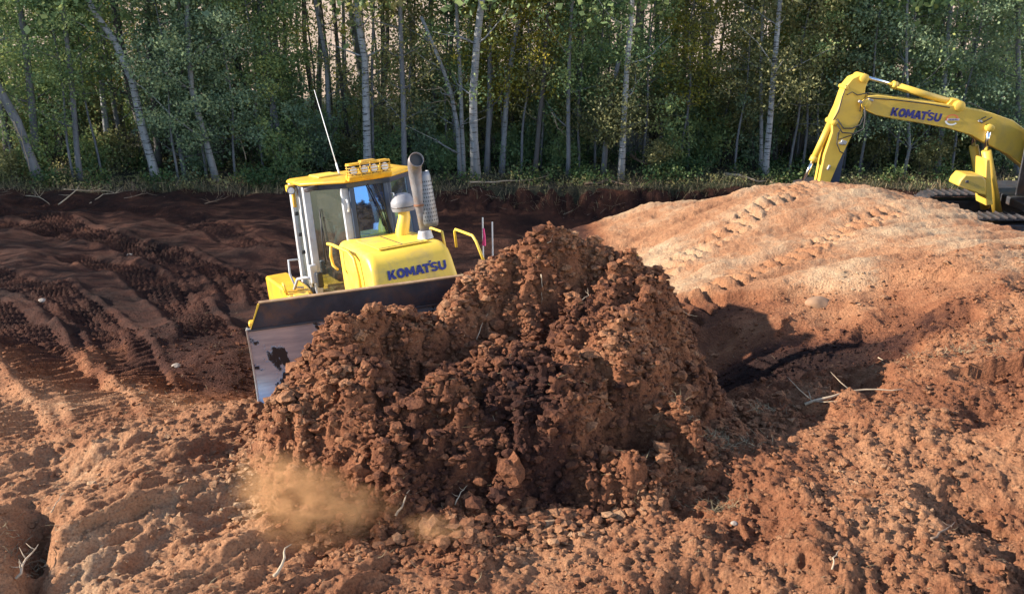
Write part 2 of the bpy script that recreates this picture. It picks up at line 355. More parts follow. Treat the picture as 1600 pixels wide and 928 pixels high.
    sc_ = fbm(u*.22+3, v*.8, .8, 3, 160, .5); g = g+(.13*st+.03*fbm(u*.4, v*1.5, 5.5, 4, 66, .6)-.20*np.clip(sc_, 0, 1))*lowleft
    g = g-.0*left
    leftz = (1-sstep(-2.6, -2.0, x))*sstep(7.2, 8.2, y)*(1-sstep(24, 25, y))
    g = g+lanes(x, y)*(1-.0*near)
    big = fbm(x*.5+y*.25, y*.5-x*.3, .8, 3, 120); g = g+leftz*.11*big
    # dark gullies at the lower left corner
    gl = np.exp(-(((x+3.55)+.45*(y-5.55))/.13)**2)*np.exp(-((y-5.6)/.45)**2); g = g-.40*gl*(1+.5*perlin(x*6, y*6, 9))
    gl2 = np.exp(-(((x+4.0)+.3*(y-6.9))/.35)**2)*np.exp(-((y-6.9)/.5)**2); g = g-.18*gl2
    # scattered pits on the right foreground
    pw, pr = worley(x+.08*perlin(x*5, y*5, 2), y, 1.15, 88); pits = np.clip(pw-.55, 0, 1)*(pr > .45)*right*(1-bank_flat)*near
    g = g-.42*pits-.34*np.exp(-(((x-3.0)/1.3)**2+((y-9.9)/.8)**2))+.10*np.exp(-((y-(9.0+.16*(x-3)))/.16)**2)*sstep(2.0, 2.8, x)*(1-sstep(4.6, 5.4, x))
    # undercut step between the pale bank and the brown slope below it
    e = y-(12.9-.28*(x-2.2)+.25*perlin(x*1.2, x*0, 4)); g = g+.14*sstep(-.05, .12, e)*(1-sstep(.5, 1.6, e))*sstep(2, 2.8, x)*(1-sstep(6, 8, x))
    z = np.maximum(g, m); s = .05; z = z+s*np.exp(-np.abs(g-m)/s)*.35
    isM = m > g
    # soil colour, with shade painted in at places: moist dark red (0) .. dry tan (1)
    tone = .525+.11*fbm(x, y, .6, 3, 200)
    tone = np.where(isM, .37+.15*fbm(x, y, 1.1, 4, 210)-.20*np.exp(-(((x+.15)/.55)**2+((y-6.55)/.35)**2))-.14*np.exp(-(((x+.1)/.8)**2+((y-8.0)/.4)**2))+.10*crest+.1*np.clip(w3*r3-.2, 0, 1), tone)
    tone = tone+.255*bank_flat-.16*bank_flat*np.clip(fbm(x, y, .45, 3, 230)+.1, 0, 1)*(1-isM*1.)+.05*streak*bank_flat
    dl = leftz*sstep(9.5, 12.5, y+.25*(x+6)); tone = tone-.38*dl*(1-bank_flat)  # left ground: dark soil, with forest shade painted into its tone
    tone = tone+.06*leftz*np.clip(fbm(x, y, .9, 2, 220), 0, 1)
    pit = sstep(11.5, 13.5, y)*(1-bank_flat)*(1-ff); tone = np.where(pit > 0, tone*(1-pit)+pit*(.12+.05*big), tone)  # pit floor: dark soil, deepened by shade painted into the tone
    tone = np.where(ff > 0, tone*(1-ff)+ff*.10, tone)
    tone = tone+.06*lowleft+.08*(1-sstep(-2.4, -1.6, x))*(1-sstep(8.4, 9.6, y))*(1-isM*1.)
    hc_ = at_z(1200, 570, .35); tone = tone-.60*np.exp(-((((x-hc_[0])/1.9)**2+((y-hc_[1])/.95)**2)**1.5))*(1-bank_flat)  # heap's cast shadow in the hollow, painted into the soil tone
    return z, isM, tone, bank_flat
# ------------------------------------------------------------------ terrain grid, fan shaped so that near ground is finest
ks = np.concatenate([-.52-np.geomspace(.004, 1.6, 70)[::-1], np.linspace(-.52, .52, 860), .52+np.geomspace(.004, 1.6, 70)])
ys = [2.2]
while ys[-1] < 4.6: ys.append(ys[-1]+.03)
while ys[-1] < 12: ys.append(ys[-1]*1.0+.0155)
while ys[-1] < 30: ys.append(ys[-1]*1.0025+.012)
while ys[-1] < 60: ys.append(ys[-1]*1.012)
while ys[-1] < 2500: ys.append(ys[-1]*1.12)
ys = np.array(ys); X = np.outer(ys+6, ks); Y = np.repeat(ys[:, None], len(ks), 1)
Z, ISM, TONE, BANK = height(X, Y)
fld = sstep(52, 90, Y)*(Y-52)*.012; Z = Z+fld
nr, nc = X.shape
V = np.stack([X, Y, Z], -1).reshape(-1, 3)
ii = np.arange(nr*nc).reshape(nr, nc)
Q = np.stack([ii[:-1, :-1], ii[:-1, 1:], ii[1:, 1:], ii[1:, :-1]], -1).reshape(-1, 4)
def fm(a): return a.reshape(-1)[Q[:, 0]]
fy = fm(Y); fx = fm(X)
cls = np.zeros(len(Q), int)
cls[fm(ISM)] = 1; cls[(fm(BANK) > .5) & (cls == 0)] = 2; cls[(fy > 25.6)] = 3; cls[fy > 46] = 4
# forest floor and field materials
n = NT('forest floor'); v = n.coords('Object')
n.set(Base_Color=n.ramp(n.noise(3, 9, .75, v), [(.3, (.018, .014, .009)), (.5, (.035, .032, .014)), (.7, (.075, .055, .03))]), Roughness=.95); n.bump(n.noise(20, 8, .7, v), .9, .06); M_floor = n.m
n = NT('straw field'); v = n.coords('Object', (.3, 1, 1))
n.set(Base_Color=n.ramp(n.noise(.6, 8, .7, v), [(.3, (.26, .175, .11)), (.5, (.36, .25, .165)), (.7, (.46, .33, .24))]), Roughness=.9); M_field = n.m
def sub(name, sel, mat):
    q = Q[sel]; u, inv = np.unique(q.ravel(), return_inverse=True)
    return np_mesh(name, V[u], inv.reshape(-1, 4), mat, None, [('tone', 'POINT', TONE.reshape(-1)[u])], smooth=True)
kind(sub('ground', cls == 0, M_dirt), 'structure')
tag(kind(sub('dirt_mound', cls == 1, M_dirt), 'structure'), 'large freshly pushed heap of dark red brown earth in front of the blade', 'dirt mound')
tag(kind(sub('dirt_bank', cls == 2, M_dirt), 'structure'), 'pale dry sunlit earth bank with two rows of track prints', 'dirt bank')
kind(sub('forest_floor', cls == 3, M_floor), 'structure')
kind(sub('field', cls == 4, M_field), 'structure')
def zat(x, y):
    r = height(np.atleast_1d(np.float64(x)), np.atleast_1d(np.float64(y))); return r
# ------------------------------------------------------------------ loose clods lying on the soil
rng = np.random.default_rng(5)
def ico(sub):
    import bmesh
    bm = bmesh.new(); bmesh.ops.create_icosphere(bm, subdivisions=sub, radius=1); bm.verts.ensure_lookup_table()
    v = np.array([p.co[:] for p in bm.verts]); f = np.array([[q.index for q in t.verts] for t in bm.faces]); bm.free(); return v, f
def clods(name, N, x, y, r, sub, dtone, rough=.35, sink=.25, flat=.75):
    bv, bf = ico(sub); z, ism, tone, bk = height(x, y); N = len(x)
    A = rng.normal(size=(N, 3, 3)); Qm, _ = np.linalg.qr(A)
    sc = r[:, None]*np.stack([rng.uniform(.7, 1.3, N), rng.uniform(.7, 1.3, N), rng.uniform(.6, 1., N)], 1)
    J = 1+rough*rng.normal(size=(N, len(bv), 1))*.5
    P = np.einsum('nij,nvj->nvi', Qm, bv[None]*J)*sc[:, None, :]
    P[..., 2] *= flat
    P += np.stack([x, y, z+r*(flat-sink)], 1)[:, None, :]
    Fc = (bf[None]+(np.arange(N)*len(bv))[:, None, None]).reshape(-1, 3)
    tn = np.repeat(tone+dtone*rng.normal(size=N)+.02, len(bv))
    o = np_mesh(name, P.reshape(-1, 3), Fc, M_dirt, None, [('tone', 'POINT', tn)], smooth=sub > 2)
    return kind(o, 'stuff')
def scatter(N, x0, x1, y0, y1, test):
    x = rng.uniform(x0, x1, N*3); y = y0+(y1-y0)*rng.uniform(0, 1, N*3)**1.25
    k = test(x, y); return x[k][:N], y[k][:N]
def infan(x, y): return np.abs(x) < .66*y+1.2
x, y = scatter(20000, -3.4, 4.6, 4.6, 9.9, lambda x, y: M_T(x, y) > G_T(x, y)-.1-.45*rng.uniform(size=x.shape)**1.5)
tag(clods('soil_clods', 0, x, y, rng.gamma(2.0, .007, len(x))+.006, 1, .07, .5), 'small brown clods of earth crumbled over the pushed mound', 'clods')
x, y = scatter(420, -3.0, 4.2, 5.0, 9.9, lambda x, y: M_T(x, y) > G_T(x, y)-.05)
tag(clods('lumps_of_earth', 0, x, y, rng.gamma(2.2, .011, len(x))+.016, 2, .09, .5, .5, .8), 'larger rounded lumps of moist earth across the pushed mound', 'lumps')
x, y = scatter(21000, -7, 9, 4.2, 12.5, lambda x, y: infan(x, y) & (M_T(x, y) < G_T(x, y)) & (rng.uniform(size=x.shape) < .5+.5*((x > .2) & (y < 11))+0*x))
tag(clods('ground_crumbs', 0, x, y, rng.gamma(1.5, .0050, len(x))+.004, 1, .08, .6), 'dry orange crumbs of soil over the sloping foreground', 'crumbs')
# ------------------------------------------------------------------ block lettering of the maker's name
def lettering(word_px_w, parent, M, mat=M_blue, name='lettering', hgt=.12):
    """flat slab-like capitals built as polygons; M maps (x right, y up, z out) to the parent's frame"""
    mb = MB()
    def arcpts(cx, cy, rx, ry, a0, a1, n=10): return [(cx+rx*math.cos(rad(a0+(a1-a0)*k/n)), cy+ry*math.sin(rad(a0+(a1-a0)*k/n))) for k in range(n+1)]
    def poly(pts, dx):
        f = [(p[0]+dx+p[1]*.05, p[1]) for p in pts]; n = len(f)
        mb.add([M @ Vector((a, b, .004)) for a, b in f], [tuple(range(n))])
    def strip(outer, inner, dx):
        n = len(outer); v = [M @ Vector((p[0]+dx+p[1]*.05, p[1], .004)) for p in outer+inner]
        mb.add(v, [(i, i+1, n+i+1, n+i) for i in range(n-1)])
    x = 0
    K = [[(0,0),(.3,0),(.3,1),(0,1)], [(.3,.42),(.62,1),(1.0,1),(.62,.52)], [(.42,.62),(.3,.42),(.66,0),(1.06,0),(.62,.58)]]
    for p in K: poly(p, x)
    x += 1.12
    strip(arcpts(.52,.5,.52,.53,0,360,24), arcpts(.52,.5,.22,.25,0,360,24), x); x += 1.12
    for p in [[(0,0),(.28,0),(.28,1),(0,1)], [(.28,1),(.28,.55),(.52,.18),(.6,.5),(.6,.5)][:4], [(.6,.5),(.52,.18),(.68,.18),(.92,.55),(.92,1)], [(.92,0),(1.2,0),(1.2,1),(.92,1)]]: poly(p, x)
    x += 1.28
    for p in [[(0,0),(.32,0),(.62,1),(.36,1)], [(.62,1),(.36,1),(.80,0),(1.12,0),(.72,1)][1:], [(.3,.2),(.82,.2),(.76,.42),(.38,.42)]]: poly(p, x)
    x += 1.02
    for p in [[(0,.74),(.95,.74),(.95,1),(0,1)], [(.32,0),(.62,0),(.62,.74),(.32,.74)], [(.86,1.04),(1.12,1.04),(1.22,1.24),(.94,1.24)]]: poly(p, x)
    x += 1.0
    so = arcpts(.48,.71,.46,.31,20,270,12)+arcpts(.48,.29,.46,.10,90,-90,2)[:0]
    strip(arcpts(.48,.71,.46,.31,15,262,12), arcpts(.50,.71,.19,.10,15,262,12), x)
    strip(arcpts(.48,.30,.46,.31,-165,82,12), arcpts(.46,.30,.19,.10,-165,82,12), x)
    x += 1.06
    poly([(0,.4),(.28,.4),(.28,1),(0,1)], x); poly([(.72,.4),(1,.4),(1,1),(.72,1)], x)
    strip(arcpts(.5,.42,.5,.45,180,360,12), arcpts(.5,.42,.22,.19,180,360,12), x); x += 1.0
    tot = x
    return mb, tot
def place_lettering(parent, origin, right, upv, width, height, name='lettering'):
    r = Vector(right).normalized(); u = Vector(upv); u = (u-r*u.dot(r)).normalized(); nrm = r.cross(u)
    mb, tot = lettering(0, parent, Matrix.Identity(4))
    n_ = len(mb.v); mb.v += [(v[0]+.055, v[1], v[2]+.0) for v in mb.v]; mb.f += [tuple(i+n_ for i in q) for q in mb.f]; tot += .055
    mb.v = [(v[0], v[1], .6 if i >= n_ else 0) for i, v in enumerate(mb.v)]
    sx = width/tot
    mb.v = [tuple(Vector(origin)+r*(v[0]*sx)+u*(v[1]*height)+nrm*(.004+.0015*v[2])) for v in mb.v]
    me = bpy.data.meshes.new(name); me.from_pydata(mb.v, [], mb.f); me.materials.append(M_blue)
    o = link(name, me, parent); return o
# ------------------------------------------------------------------ bulldozer (local frame: +X forward, +Y its left, +Z up)
yaw, pit, rol = rad(27), rad(8), rad(2.5)
fw = Vector((math.sin(yaw), -math.cos(yaw), 0)); lf = Vector((math.cos(yaw), math.sin(yaw), 0)); up = Vector((0, 0, 1))
fw, up = fw*math.cos(pit)+up*math.sin(pit), up*math.cos(pit)-fw*math.sin(pit)
lf, up = lf*math.cos(rol)+up*math.sin(rol), up*math.cos(rol)-lf*math.sin(rol)
DZ = Matrix((( fw.x, lf.x, up.x, -1.5847), (fw.y, lf.y, up.y, 10.778), (fw.z, lf.z, up.z, -.3232), (0, 0, 0, 1)))
D = link('bulldozer', None); D.matrix_world = DZ
tag(D, 'yellow crawler bulldozer tilted back as it pushes the earth heap with its dark blade', 'bulldozer')
# hood
hw = .46; r_ = .07
def hood_ring(X, zt, w, zb=1.05, rr=.09):
    pts = [(-w, zb)]
    for k in range(5): a = math.pi-math.pi/2*k/4; pts.append((-w+rr+rr*math.cos(a), zt-rr+rr*math.sin(a)))
    for k in range(5): a = math.pi/2-math.pi/2*k/4; pts.append((w-rr+rr*math.cos(a), zt-rr+rr*math.sin(a)))
    pts.append((w, zb)); return [(X, p[0], p[1]) for p in pts]
mb = MB(); mb.loft([hood_ring(.12, 2.20, .48), hood_ring(.6, 2.20, .50), hood_ring(1.22, 2.19, .50), hood_ring(1.34, 2.15, .50), hood_ring(1.42, 2.06, .50), hood_ring(1.60, 1.55, .54, 1.05), hood_ring(1.62, 1.2, .54, 1.0)])
hood = obj('hood', mb, M_yel, D, .012, True)
mb = MB(); mb.box((.78, .0, 2.203), (.9, .62, .012)); obj('hood_panel', mb, M_yel, hood, .004)
mb = MB(); mb.box((.78, 0, 2.2115), (.82, .012, .004)); mb.box((1.19, -.02, 2.2115), (.012, .56, .004)); obj('panel_seam', mb, M_dark, hood)
sl = Vector((1.42-1.60, 0, 2.06-1.55)).normalized()
nf = Vector((sl.z, 0, -sl.x))
lo = place_lettering(hood, Vector((1.482, -.325, 1.885))+nf*.006, (0, 1, 0), sl, .72, .108)
mb = MB()
for (a, b) in (((-.42, 1.77), (.42, 1.775)),): mb.tube([Vector((1.525+.006, -.30, 1.775))+nf*.0, Vector((1.525+.006, .38, 1.775))], .006, 6)
obj('trim_line', mb, M_dark, hood)
mb = MB(); mb.box((1.628, 0, 1.32), (.03, .8, .42)); grille = obj('grille', mb, M_dark, D, .01)
for k in range(8):
    b = MB(); b.box((1.648, 0, 1.15+k*.05), (.02, .76, .014)); obj('grille_bar', b, M_blk, grille)
mb = MB(); mb.prism([(-1.7, .75), (.3, .75), (1.6, .9), (1.55, 1.2), (.12, 1.2), (.12, 1.5), (-1.75, 1.45)], 1, -.46, .46); obj('chassis', mb, M_yel2, D, .02)
# exhaust stack with perforated heat shield
mb = MB(); ex0 = Vector((1.02, .35, 2.2))
mb.tube([ex0, ex0+Vector((0, 0, .10))], [.10, .075], 16); obj('exhaust_base', mb, M_lgrey, D, .006, True)
mb = MB(); mb.tube([ex0+Vector((.0, 0, .08)), ex0+Vector((-.005, -.01, .30)), ex0+Vector((.0, -.02, .42)), ex0+Vector((.0, -.02, .62)), ex0+Vector((.01, -.03, .78)), ex0+Vector((.03, -.035, .86)), ex0+Vector((.08, -.04, .93)), ex0+Vector((.16, -.045, .96))], [.055, .058, .064, .076, .080, .082, .085, .088], 18, cap=False)
st = obj('exhaust_stack', mb, simple('heat stained pipe', (.20, .19, .20), .5, .35, .25, 7, .35), D, 0, 'all')
sm = st.modifiers.new('thickness', 'SOLIDIFY'); sm.thickness = .008
mb = MB(); mb.lathe([(.078, 0), (.078, .01)], 18, Matrix.Translation(ex0+Vector((.125, -.043, .945))) @ Matrix.Rotation(rad(68), 4, 'Y')); obj('mouth_shade', mb, M_blk, st)  # black disc painted in for the shade inside the pipe mouth
mb = MB(); mb.tube([ex0+Vector((0, -.018, .40)), ex0+Vector((0, -.018, .425))], .074, 18); obj('clamp', mb, simple('rusty clamp', (.2, .09, .05), .7, .2, .3, 20), st, .003, True)
def shield_mat():
    n = NT('perforated shield'); v = n.n('Mapping'); n.l(n.coords('UV'), v.inputs[0])
    n.set(Base_Color=(.40, .40, .43), Metallic=.5, Roughness=.45); return n.m
mb = MB(); cx = ex0+Vector((-.01, .075, .0)); nn = 12
rings = []
for zz, rr in ((.14, .105), (.2, .115), (.74, .085), (.80, .07)):
    rings.append([cx+Vector((rr*math.cos(a), rr*math.sin(a), zz)) for a in [rad(-70+200*k/nn) for k in range(nn+1)]])
v = [p for r in rings for p in r]; f = [(i*(nn+1)+j, i*(nn+1)+j+1, (i+1)*(nn+1)+j+1, (i+1)*(nn+1)+j) for i in range(3) for j in range(nn)]
mb.add(v, f); sh = obj('heat_shield', mb, simple('shield metal', (.20, .205, .225), .5, .5, .2, 8, .2), D, 0, 'all'); sm = sh.modifiers.new('thickness', 'SOLIDIFY'); sm.thickness = .006
mb = MB()
for i in range(11):
    zz = .22+i*.046; rr = .113-(zz-.2)*.0556+.003
    for j in range(9):
        a = rad(-48+j*16+(i % 2)*8); p = cx+Vector((rr*math.cos(a), rr*math.sin(a), zz)); t = Vector((-math.sin(a), math.cos(a), 0))*.0075; w = Vector((0, 0, .011))
        mb.add([p+t*math.cos(q)+w*math.sin(q) for q in [k*math.pi/3 for k in range(6)]], [tuple(range(6))])
kind(obj('perforations', mb, M_blk, sh), 'stuff')
# air intake with pre-cleaner bowl
mb = MB(); mb.tube([(.50, .24, 2.15), (.50, .25, 2.26), (.50, .30, 2.42), (.48, .31, 2.52)], [.085, .085, .075, .07], 14); obj('intake_elbow', mb, M_yel, D, .004, True)
mb = MB(); mb.lathe([(.07, 0), (.14, .01), (.152, .05), (.152, .12), (.135, .15), (.13, .155), (.11, .20), (.06, .228), (.0005, .232)], 22, Matrix.Translation((.48, .31, 2.49))); pc = obj('precleaner_bowl', mb, simple('grey plastic', (.20, .20, .225), .5, 0, .15, 9, .15), D, 0, True)
mb = MB(); mb.lathe([(.153, 0), (.156, .008), (.153, .016)], 22, Matrix.Translation((.48, .31, 2.545))); obj('band', mb, M_dark, pc)
# cab
zb = 1.50; zt = 2.93
plan = [(.15, -.235), (.15, .235), (-.28, .72), (-.92, .74), (-.92, -.74), (-.28, -.72)]   # floor plan, front then clockwise
cab = link('cab', None, D)
def cv(p, z, inset=0):
    s = 1-inset; return Vector(((p[0]+.45)*s-.45, p[1]*s, z))
ins = .05
def post(a, za, b, zb2, r, nm='cab_post', m=M_lgrey, sq=(1, 1)):
    mb = MB(); a = cv(a, za); b = cv(b, zb2, ins)
    d = (b-a).normalized(); u = Vector((0, 1, 0)).cross(d).normalized(); w = d.cross(u)
    R = lambda p: [p+u*r*sq[0]+w*r*sq[1], p-u*r*sq[0]+w*r*sq[1], p-u*r*sq[0]-w*r*sq[1], p+u*r*sq[0]-w*r*sq[1]]
    mb.loft([R(a), R(b)]); return obj(nm, mb, m, cab, .01)
post(plan[0], zb, plan[0], zt, .030, m=M_navy); post(plan[1], zb, plan[1], zt, .030, m=M_navy)
post((.10, -.305), 1.4, (.10, -.305), zt, .034, sq=(1, 1.5)); post((.10, .30), 1.4, (.10, .30), zt, .028, m=M_navy)
post(plan[2], 1.25, plan[2], zt, .042, m=M_navy)
post(plan[5], 1.25, plan[5], zt, .045)
post((-.36, -.75), 1.25, (-.36, -.75), zt, .022, m=M_blk)
post(plan[3], 1.2, plan[3], zt, .05); post(plan[4], 1.2, plan[4], zt, .05, m=M_lgrey); post((-.58, -.735), 1.2, (-.58, -.735), zt, .045, sq=(1.2, .6))
mb = MB(); mb.prism([(p[0], p[1]) for p in plan], 2, 1.1, 1.42); obj('cab_base', mb, M_dark, cab, .02)
mb = MB(); mb.loft([[cv(p, 1.42) for p in plan[2:5]]+[], [cv(p, 1.62) for p in plan[2:5]]]) if False else None
mb = MB(); mb.box((.15, 0, 1.72), (.05, .5, .95)); obj('front_panel', mb, M_navy, cab, .01)
def pane(name, a, b, z0, z1, m, shrink=.04, parent=cab):
    A, B = Vector((a[0], a[1], 0)), Vector((b[0], b[1], 0)); d = (B-A).normalized(); nrm = Vector((d.y, -d.x, 0))
    p0 = A+d*shrink; p1 = B-d*shrink
    q = [cv(p0, z0), cv(p1, z0), cv(p1, z1, ins), cv(p0, z1, ins)]
    o = [p+nrm*.005 for p in q]; i = [p-nrm*.005 for p in q]; mb = MB(); mb.loft([o, i]); return obj(name, mb, m, parent)
pane('front_window', plan[0], plan[1], 2.16, zt-.04, M_glassf, .025)
pane('side_window', plan[5], (.11, -.275), 1.42, zt-.04, M_glass, .03)
pane('side_window', (.11, .275), plan[2], 1.42, zt-.04, M_glassf, .03)
pane('door_window', plan[4], plan[5], 1.42, zt-.04, M_glass, .05); pane('door_window', plan[2], plan[3], 1.42, zt-.04, M_glass, .05)
pane('rear_window', plan[3], plan[4], 1.7, zt-.04, M_glass, .06)
# black window seals seen as thin frames
def seal(a, b, z0, z1, sh=.035, r=.012):
    A, B = Vector((a[0], a[1], 0)), Vector((b[0], b[1], 0)); d = (B-A).normalized(); nrm = Vector((-d.y, d.x, 0))*-.004
    q = [cv(A+d*sh, z0), cv(B-d*sh, z0), cv(B-d*sh, z1, ins), cv(A+d*sh, z1, ins)]
    mb = MB(); mb.tube([*q, q[0]], r, 6); obj('window_seal', mb, M_blk, cab, 0, 'all')
seal(plan[0], plan[1], 2.165, zt-.05); seal(plan[5], (.11, -.28), 1.43, zt-.05); seal((.11, .28), plan[2], 1.43, zt-.05); seal(plan[4], plan[5], 1.43, zt-.05)
# roof: cap with overhang and lit yellow rim
rp = [(.22, -.30), (.22, .30), (-.24, .76), (-1.0, .76), (-1.0, -.76), (-.24, -.76)]
mb = MB(); mb.loft([[cv(p, 2.91) for p in rp], [cv(p, 2.945) for p in rp], [cv(p, 2.965, .06) for p in rp], [cv(p, 2.97, .2) for p in rp]]); roof = obj('roof', mb, M_yel2, cab, .012)
mb = MB(); mb.loft([[cv(p, 2.905, .03) for p in rp], [cv(p, 2.84, .08) for p in rp]]); obj('roof_lining', mb, M_navy, roof, .01)
mb = MB(); mb.box((-.55, -.35, 2.98), (.5, .30, .03)); mb.box((-.55, .35, 2.98), (.5, .30, .03)); obj('roof_panel', mb, M_yel, roof, .02)
# front lamps and their guard
lg = link('lamp_guard', None, D)
mb = MB(); mb.prism([(.16, 2.93), (.30, 2.93), (.33, 2.97), (.33, 3.0), (.16, 3.0)], 1, -.33, .33); mb.box((.235, 0, 3.135), (.15, .62, .018)); mb.box((.23, 0, 3.15), (.12, .22, .03)); obj('lamp_bracket', mb, M_yel2, lg, .012)
for yy in (-.24, -.075, .075, .24):
    M4 = Matrix.Translation((.27, yy, 3.055)) @ Matrix.Rotation(rad(90), 4, 'Y')
    mb = MB(); mb.lathe([(.050, -.06), (.060, .0), (.060, .03)], 16, M4); L = obj('headlight', mb, M_dark, lg, 0, True)
    mb = MB(); mb.lathe([(.052, .031), (.048, .036), (.0005, .040)], 16, M4); obj('lens', mb, M_white, L, 0, True)
for zz in (2.985, 3.02, 3.055, 3.09, 3.125):
    mb = MB(); mb.tube([(.24, -.335, zz), (.335, -.315, zz), (.35, -.24, zz), (.352, 0, zz), (.35, .24, zz), (.335, .315, zz), (.24, .335, zz)], .0055, 6); obj('guard_bar', mb, M_yel2, lg, 0, 'all')
for yy in (-.33, -.15, 0, .15, .33):
    mb = MB(); mb.tube([(.345 if abs(yy) < .3 else .27, yy, 2.96), (.352 if abs(yy) < .3 else .27, yy, 3.14)], .007, 6); obj('guard_upright', mb, M_yel2, lg, 0, 'all')
lg.scale = (1, .84, 1)
# rear corner lamp brackets
for s in (-1, 1):
    mb = MB(); mb.box((-.62, s*.80, 2.87), (.15, .10, .09)); mb.box((-.60, s*.78, 2.72), (.05, .04, .20)); br = obj('corner_bracket', mb, M_yel2, D, .012)
    M4 = Matrix.Translation((-.53, s*.82, 2.85)) @ Matrix.Rotation(rad(90), 4, 'Y')
    mb = MB(); mb.lathe([(.035, -.05), (.05, 0), (.05, .03)], 14, M4); wl_ = obj('work_light', mb, M_dark, br, 0, True)
    mb = MB(); mb.lathe([(.042, .031), (.0005, .036)], 14, M4); obj('lens', mb, M_white, wl_)
mb = MB(); mb.box((-.05, -.66, 2.885), (.30, .06, .055), Matrix.Rotation(rad(-42), 3, 'Z')); obj('visor_lamp', mb, M_dark, D, .01)
# antenna
a0 = Vector(cv((-.05, -.36), 3.0)); iDZ = DZ.inverted(); tip = iDZ @ Vector(at_t(491, 141, 12.0)); b0 = iDZ @ Vector(at_t(530, 272, 11.45))
mb = MB(); mb.tube([b0, b0+(tip-b0)*.12], .012, 8); mb.tube([b0+(tip-b0)*.1, tip], [.007, .0035], 6); obj('antenna', mb, M_white, D, 0, 'all')
# wipers
mb = MB(); mb.tube([(.19, .18, 2.18), (.185, .10, 2.55), (.17, -.02, 2.88)], .008, 6); mb.tube([(.19, .14, 2.3), (.18, .02, 2.80)], .006, 6); obj('wiper', mb, M_blk, D, 0, 'all')
mb = MB(); mb.tube([(.19, .215, 2.2), (.18, .16, 2.6), (.16, .07, 2.9)], .009, 6); obj('wiper', mb, M_blk, D, 0, 'all')
mb = MB(); mb.tube([(-.10, -.62, 1.9), (-.12, -.61, 2.25), (-.15, -.58, 2.6)], .009, 6); mb.tube([(-.10, -.585, 1.95), (-.13, -.59, 2.5)], .006, 6); obj('wiper', mb, M_blk, D, 0, 'all')
for yy in (.29, -.30):
    mb = MB(); mb.tube([(.14, yy, 2.56), (.20, yy*1.03, 2.56), (.20, yy*1.03, 2.70), (.14, yy, 2.70)], .010, 8); obj('handle', mb, M_white, D, 0, 'all')
# mirror / grab loops at the right hand door
mb = MB(); mb.tube([(-.55, -.86, 1.95), (-.5, -1.0, 1.97), (-.45, -1.02, 1.80), (-.42, -.98, 1.62), (-.4, -.88, 1.60)], .014, 8); obj('grab_loop', mb, M_lgrey, D, 0, 'all')
mb = MB(); mb.tube([(-.42, -1.0, 1.60), (-.32, -.96, 1.74), (-.22, -.88, 1.76), (-.16, -.8, 1.74)], .020, 8); obj('door_grab_bar', mb, M_lgrey, D, 0, 'all')
mb = MB(); mb.box((-.16, -.78, 1.80), (.07, .10, .24)); mr = obj('door_latch_box', mb, M_lgrey, D, .015)
mb = MB(); mb.box((-.10, -.73, 1.72), (.07, .08, .20)); obj('mirror', mb, M_blk, mr, .02)
for i, dz in enumerate((2.55, 2.28, 2.05)):
    mb = MB(); mb.box((-.50+i*.02, -.80, dz), (.05, .05, .05)); obj('hinge', mb, M_blk, D, .008)
for k in range(4):
    mb = MB(); mb.tube([(-.24-k*.04, -.80, 1.62), (-.14-k*.04, -.82, 1.80)], .012, 6); obj('step_rib', mb, M_lgrey, D, 0, 'all')
# yellow rails
def rail(pts, r=.016): mb = MB(); mb.tube(pts, r, 8); return obj('handrail', mb, M_yel, D, 0, 'all')
rail([(.15, -.62, 2.20), (.30, -.60, 2.20), (.85, -.57, 2.18), (1.02, -.56, 2.12), (1.08, -.55, 1.9), (1.10, -.55, 1.5)], .020)
rail([(.28, -.62, 2.18), (.25, -.63, 2.06), (.26, -.62, 1.94), (.36, -.60, 1.90)], .018)
rail([(.70, .52, 2.10), (.68, .56, 2.26), (1.05, .56, 2.25), (1.14, .54, 2.05)])
rail([(1.30, .62, 2.08), (1.30, .62, 2.27), (1.34, .62, 2.30), (1.82, .62, 2.28), (1.88, .63, 2.22), (2.0, .66, 1.95)])
# fenders beside the cab
for s in (-1, 1):
    mb = MB(); mb.prism([(-1.7, 1.0), (.55, 1.0), (.62, 1.16), (.10, 1.42), (-.30, 1.56), (-.5, 1.60), (-1.7, 1.60)], 1, s*.80, s*1.12); fd = obj('fender', mb, M_yel2, D, .03)
    mb = MB(); mb.prism([(.52, 1.1), (.62, 1.17), (.11, 1.43), (-.28, 1.57), (-.28, 1.55)], 1, s*.86, s*1.06); obj('fender_step', mb, M_yel, fd, .01)
mb = MB(); mb.tube([(-.42, -1.12, 1.58), (-.42, -1.14, 1.68), (-.38, -1.14, 1.71), (-.34, -1.14, 1.68), (-.34, -1.12, 1.56)], .016, 8); obj('grab_handle', mb, M_yel, D, 0, 'all')
# inside the cab: seat, console, dash, papers
mb = MB(); mb.box((-.65, 0, 1.62), (.5, .5, .14)); mb.box((-.92, 0, 1.95), (.14, .48, .62), Matrix.Rotation(rad(-8), 3, 'Y')); mb.box((-.98, 0, 2.33), (.1, .26, .16)); obj('seat', mb, M_navy, D, .04)
for s in (-1, 1):
    mb = MB(); mb.box((-.5, s*.38, 1.68), (.55, .14, .14)); cn = obj('armrest_console', mb, M_blk, D, .03)
    mb = MB(); mb.tube([(-.28, s*.38, 1.74), (-.26, s*.38, 1.88)], [.02, .028], 10); obj('joystick', mb, M_blk, cn, 0, 'all')
mb = MB(); mb.box((.02, 0, 2.05), (.14, .4, .22)); obj('dashboard', mb, M_navy, D, .03)
mb = MB(); mb.box((.07, -.33, 1.47), (.02, .20, .20), Matrix.Rotation(rad(-40), 3, 'Z')); obj('document_holder', mb, M_white, D, .005)
